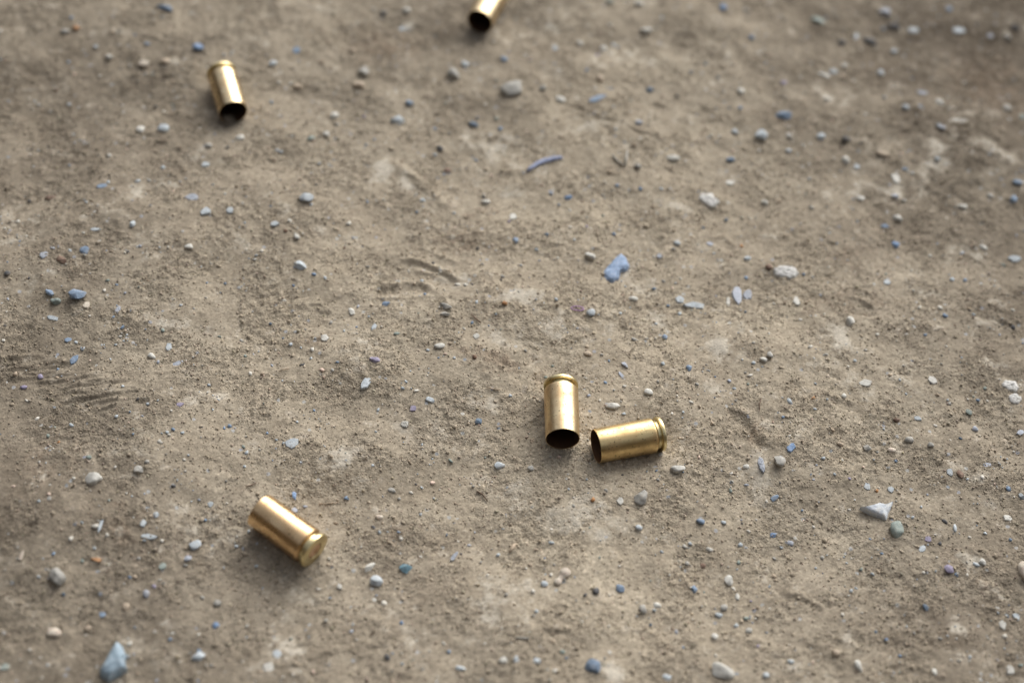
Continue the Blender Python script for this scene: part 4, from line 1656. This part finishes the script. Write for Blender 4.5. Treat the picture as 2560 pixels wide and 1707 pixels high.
# the dirt heaped in the mouth of the upper left casing
pm, mound = DIRT_HEAP
n = 26
bm = bmesh.new()
gvs = []
for j in range(n):
    row = []
    for i in range(n):
        u, v = (i / (n - 1) * 2 - 1), (j / (n - 1) * 2 - 1)
        rr = math.hypot(u, v)
        x, y = pm.x + u * 0.0036, pm.y + v * 0.0042
        z = hgt(x, y) - 0.0004 + 0.0026 * math.exp(-rr * rr * 2.2) + 0.0003 * noise.noise(Vector((x * 900, y * 900, 1)))
        row.append(bm.verts.new((x - pm.x, y - pm.y, z)))
    gvs.append(row)
for j in range(n - 1):
    for i in range(n - 1):
        bm.faces.new((gvs[j][i], gvs[j][i + 1], gvs[j + 1][i + 1], gvs[j + 1][i]))
me = bpy.data.meshes.new('dirt_heap'); bm.to_mesh(me); bm.free()
me.polygons.foreach_set('use_smooth', [True] * len(me.polygons))
me.materials.append(SOIL_MAT)
o = link('dirt_heap', me); o.location = (pm.x, pm.y, 0)
tag(o, 'small heap of dirt in the mouth of the upper left casing', 'dirt', kind='stuff')

# ------------------------------------------------------------------ brass casings
def brass(name, base, rough, stain, seed):
    m, t, b = new_mat(name, rough=rough, metallic=1.0, spec=0.5)
    tc = N(t, 'ShaderNodeTexCoord')
    mp = N(t, 'ShaderNodeMapping')
    mp.inputs['Scale'].default_value = (1, 1, 0.12)
    mp.inputs['Location'].default_value = (seed, seed * 2, seed)
    t.links.new(tc.outputs['Object'], mp.inputs['Vector'])
    a = N(t, 'ShaderNodeTexNoise', Scale=900, Detail=5, Roughness=0.6)          # long drawn scratches
    t.links.new(mp.outputs[0], a.inputs['Vector'])
    mp2 = N(t, 'ShaderNodeMapping'); mp2.inputs['Location'].default_value = (seed * 3, seed, seed)
    t.links.new(tc.outputs['Object'], mp2.inputs['Vector'])
    s_ = N(t, 'ShaderNodeTexNoise', Scale=260, Detail=5, Roughness=0.65)        # tarnish clouds
    t.links.new(mp2.outputs[0], s_.inputs['Vector'])
    d_ = N(t, 'ShaderNodeTexNoise', Scale=1500, Detail=2)                       # specks of dirt
    t.links.new(mp2.outputs[0], d_.inputs['Vector'])
    c = mix(t, ramp(t, s_.outputs[0], [(0.40, 0.0), (0.66, stain)]), base, (0.42, 0.25, 0.12))
    c = mix(t, 0.6, c, ramp(t, a.outputs[0], [(0.3, 0.72), (0.7, 1.12)]), 'MULTIPLY')
    speck = ramp(t, d_.outputs[0], [(0.66, 0.0), (0.71, 1.0)])
    c = mix(t, speck, c, (0.14, 0.10, 0.065))
    t.links.new(c, b.inputs['Base Color'])
    r = ramp(t, s_.outputs[0], [(0.3, rough * 0.8), (0.75, rough * 1.7)])
    t.links.new(math_n(t, 'ADD', r, math_n(t, 'MULTIPLY', speck, 0.5)), b.inputs['Roughness'])
    bp = N(t, 'ShaderNodeBump', Strength=0.7, Distance=0.00006)
    t.links.new(math_n(t, 'ADD', a.outputs[0], s_.outputs[0]), bp.inputs['Height'])
    t.links.new(bp.outputs[0], b.inputs['Normal'])
    return m


BR = [brass('brass_warm', (0.85, 0.68, 0.42), 0.31, 0.6, 1.3), brass('brass_yellow', (0.80, 0.62, 0.32), 0.32, 0.6, 2.9), brass('brass_gold', (0.88, 0.63, 0.36), 0.25, 0.5, 4.1),
      brass('brass_pale', (0.80, 0.64, 0.40), 0.27, 0.4, 5.7), brass('brass_light', (0.84, 0.67, 0.42), 0.28, 0.3, 7.7)]
BRIM = brass('brass_rim', (0.76, 0.66, 0.38), 0.30, 0.3, 3.3)
m_soot, t, b = new_mat('sooty_brass', rough=0.55, metallic=0.6, spec=0.2)
b.inputs['Base Color'].default_value = (0.045, 0.028, 0.018, 1)
a = N(t, 'ShaderNodeTexNoise', Scale=500, Detail=4)
t.links.new(ramp(t, a.outputs[0], [(0.35, (0.05, 0.030, 0.02)), (0.75, (0.20, 0.11, 0.06))]), b.inputs['Base Color'])
m_primer = brass('primer_copper', (0.62, 0.42, 0.28), 0.34, 0.6, 9.2)


def lathe(name, prof, mats, mat_idx, parent, seg=96):
    """revolve profile (radius, z) round z"""
    bm = bmesh.new()
    rows = []
    for r, z in prof:
        if r < 1e-7: rows.append([bm.verts.new((0, 0, z))])
        else: rows.append([bm.verts.new((r * math.cos(2 * math.pi * k / seg), r * math.sin(2 * math.pi * k / seg), z)) for k in range(seg)])
    for i, (r0, r1) in enumerate(zip(rows, rows[1:])):
        for k in range(seg):
            k2 = (k + 1) % seg
            if len(r0) == 1: f = bm.faces.new((r0[0], r1[k2], r1[k]))
            elif len(r1) == 1: f = bm.faces.new((r0[k], r0[k2], r1[0]))
            else: f = bm.faces.new((r0[k], r0[k2], r1[k2], r1[k]))
            f.material_index = mat_idx[i]
            f.smooth = True
    bmesh.ops.recalc_face_normals(bm, faces=bm.faces)
    me = bpy.data.meshes.new(name); bm.to_mesh(me); bm.free()
    for m in mats: me.materials.append(m)
    me.set_sharp_from_angle(angle=math.radians(32))
    o = link(name, me); o.parent = parent
    return o


mm = 0.001
for ci, c in enumerate(CASES):
    r, m = c['r'], c['m']
    ax = (m - r).normalized()
    e = bpy.data.objects.new('shell_casing', None)
    e.empty_display_size = 0.004
    col.objects.link(e)
    q = Vector((0, 0, 1)).rotation_difference(ax)
    e.matrix_world = Matrix.Translation(r) @ q.to_matrix().to_4x4()
    tag(e, c['label'], 'shell casing', 'spent brass casings lying on the dirt')
    bmat = BR[ci]
    # local z runs from the base (0) to the mouth (LEN)
    body = [(4.10, 2.00), (4.60, 2.34), (4.84, 2.56), (4.93, 2.72), (4.935, 3.1), (4.88, 8), (4.83, 14), (4.78, 18.9), (4.76, 19.10), (4.70, 19.15),
            (4.58, 19.12), (4.52, 18.95), (4.52, 14), (4.40, 8), (4.1, 5.0), (3.3, 4.0), (0.9, 3.7), (0, 3.7)]
    mi = [0] * 10 + [1] * 8
    lathe('case_body', [(a_ * mm, z_ * mm) for a_, z_ in body], [bmat, m_soot], mi, e)
    rim = [(2.35, 0.10), (2.42, 0.0), (4.76, 0.0), (4.90, 0.07), (4.96, 0.20), (4.96, 0.84), (4.91, 0.96), (4.80, 1.01), (4.10, 1.06)]
    lathe('rim', [(a_ * mm, z_ * mm) for a_, z_ in rim], [BRIM], [0] * 8, e)
    gro = [(4.10, 1.02), (4.04, 1.10), (4.04, 1.92), (4.12, 2.04)]
    lathe('extractor_groove', [(a_ * mm, z_ * mm) for a_, z_ in gro], [BRIM], [0] * 3, e)
    pr = [(0, 0.30), (0.7, 0.22), (0.95, 0.10), (1.9, 0.07), (2.18, 0.14), (2.26, 0.32)]
    lathe('primer', [(a_ * mm, z_ * mm) for a_, z_ in pr], [m_primer], [0] * 5, e, seg=48)
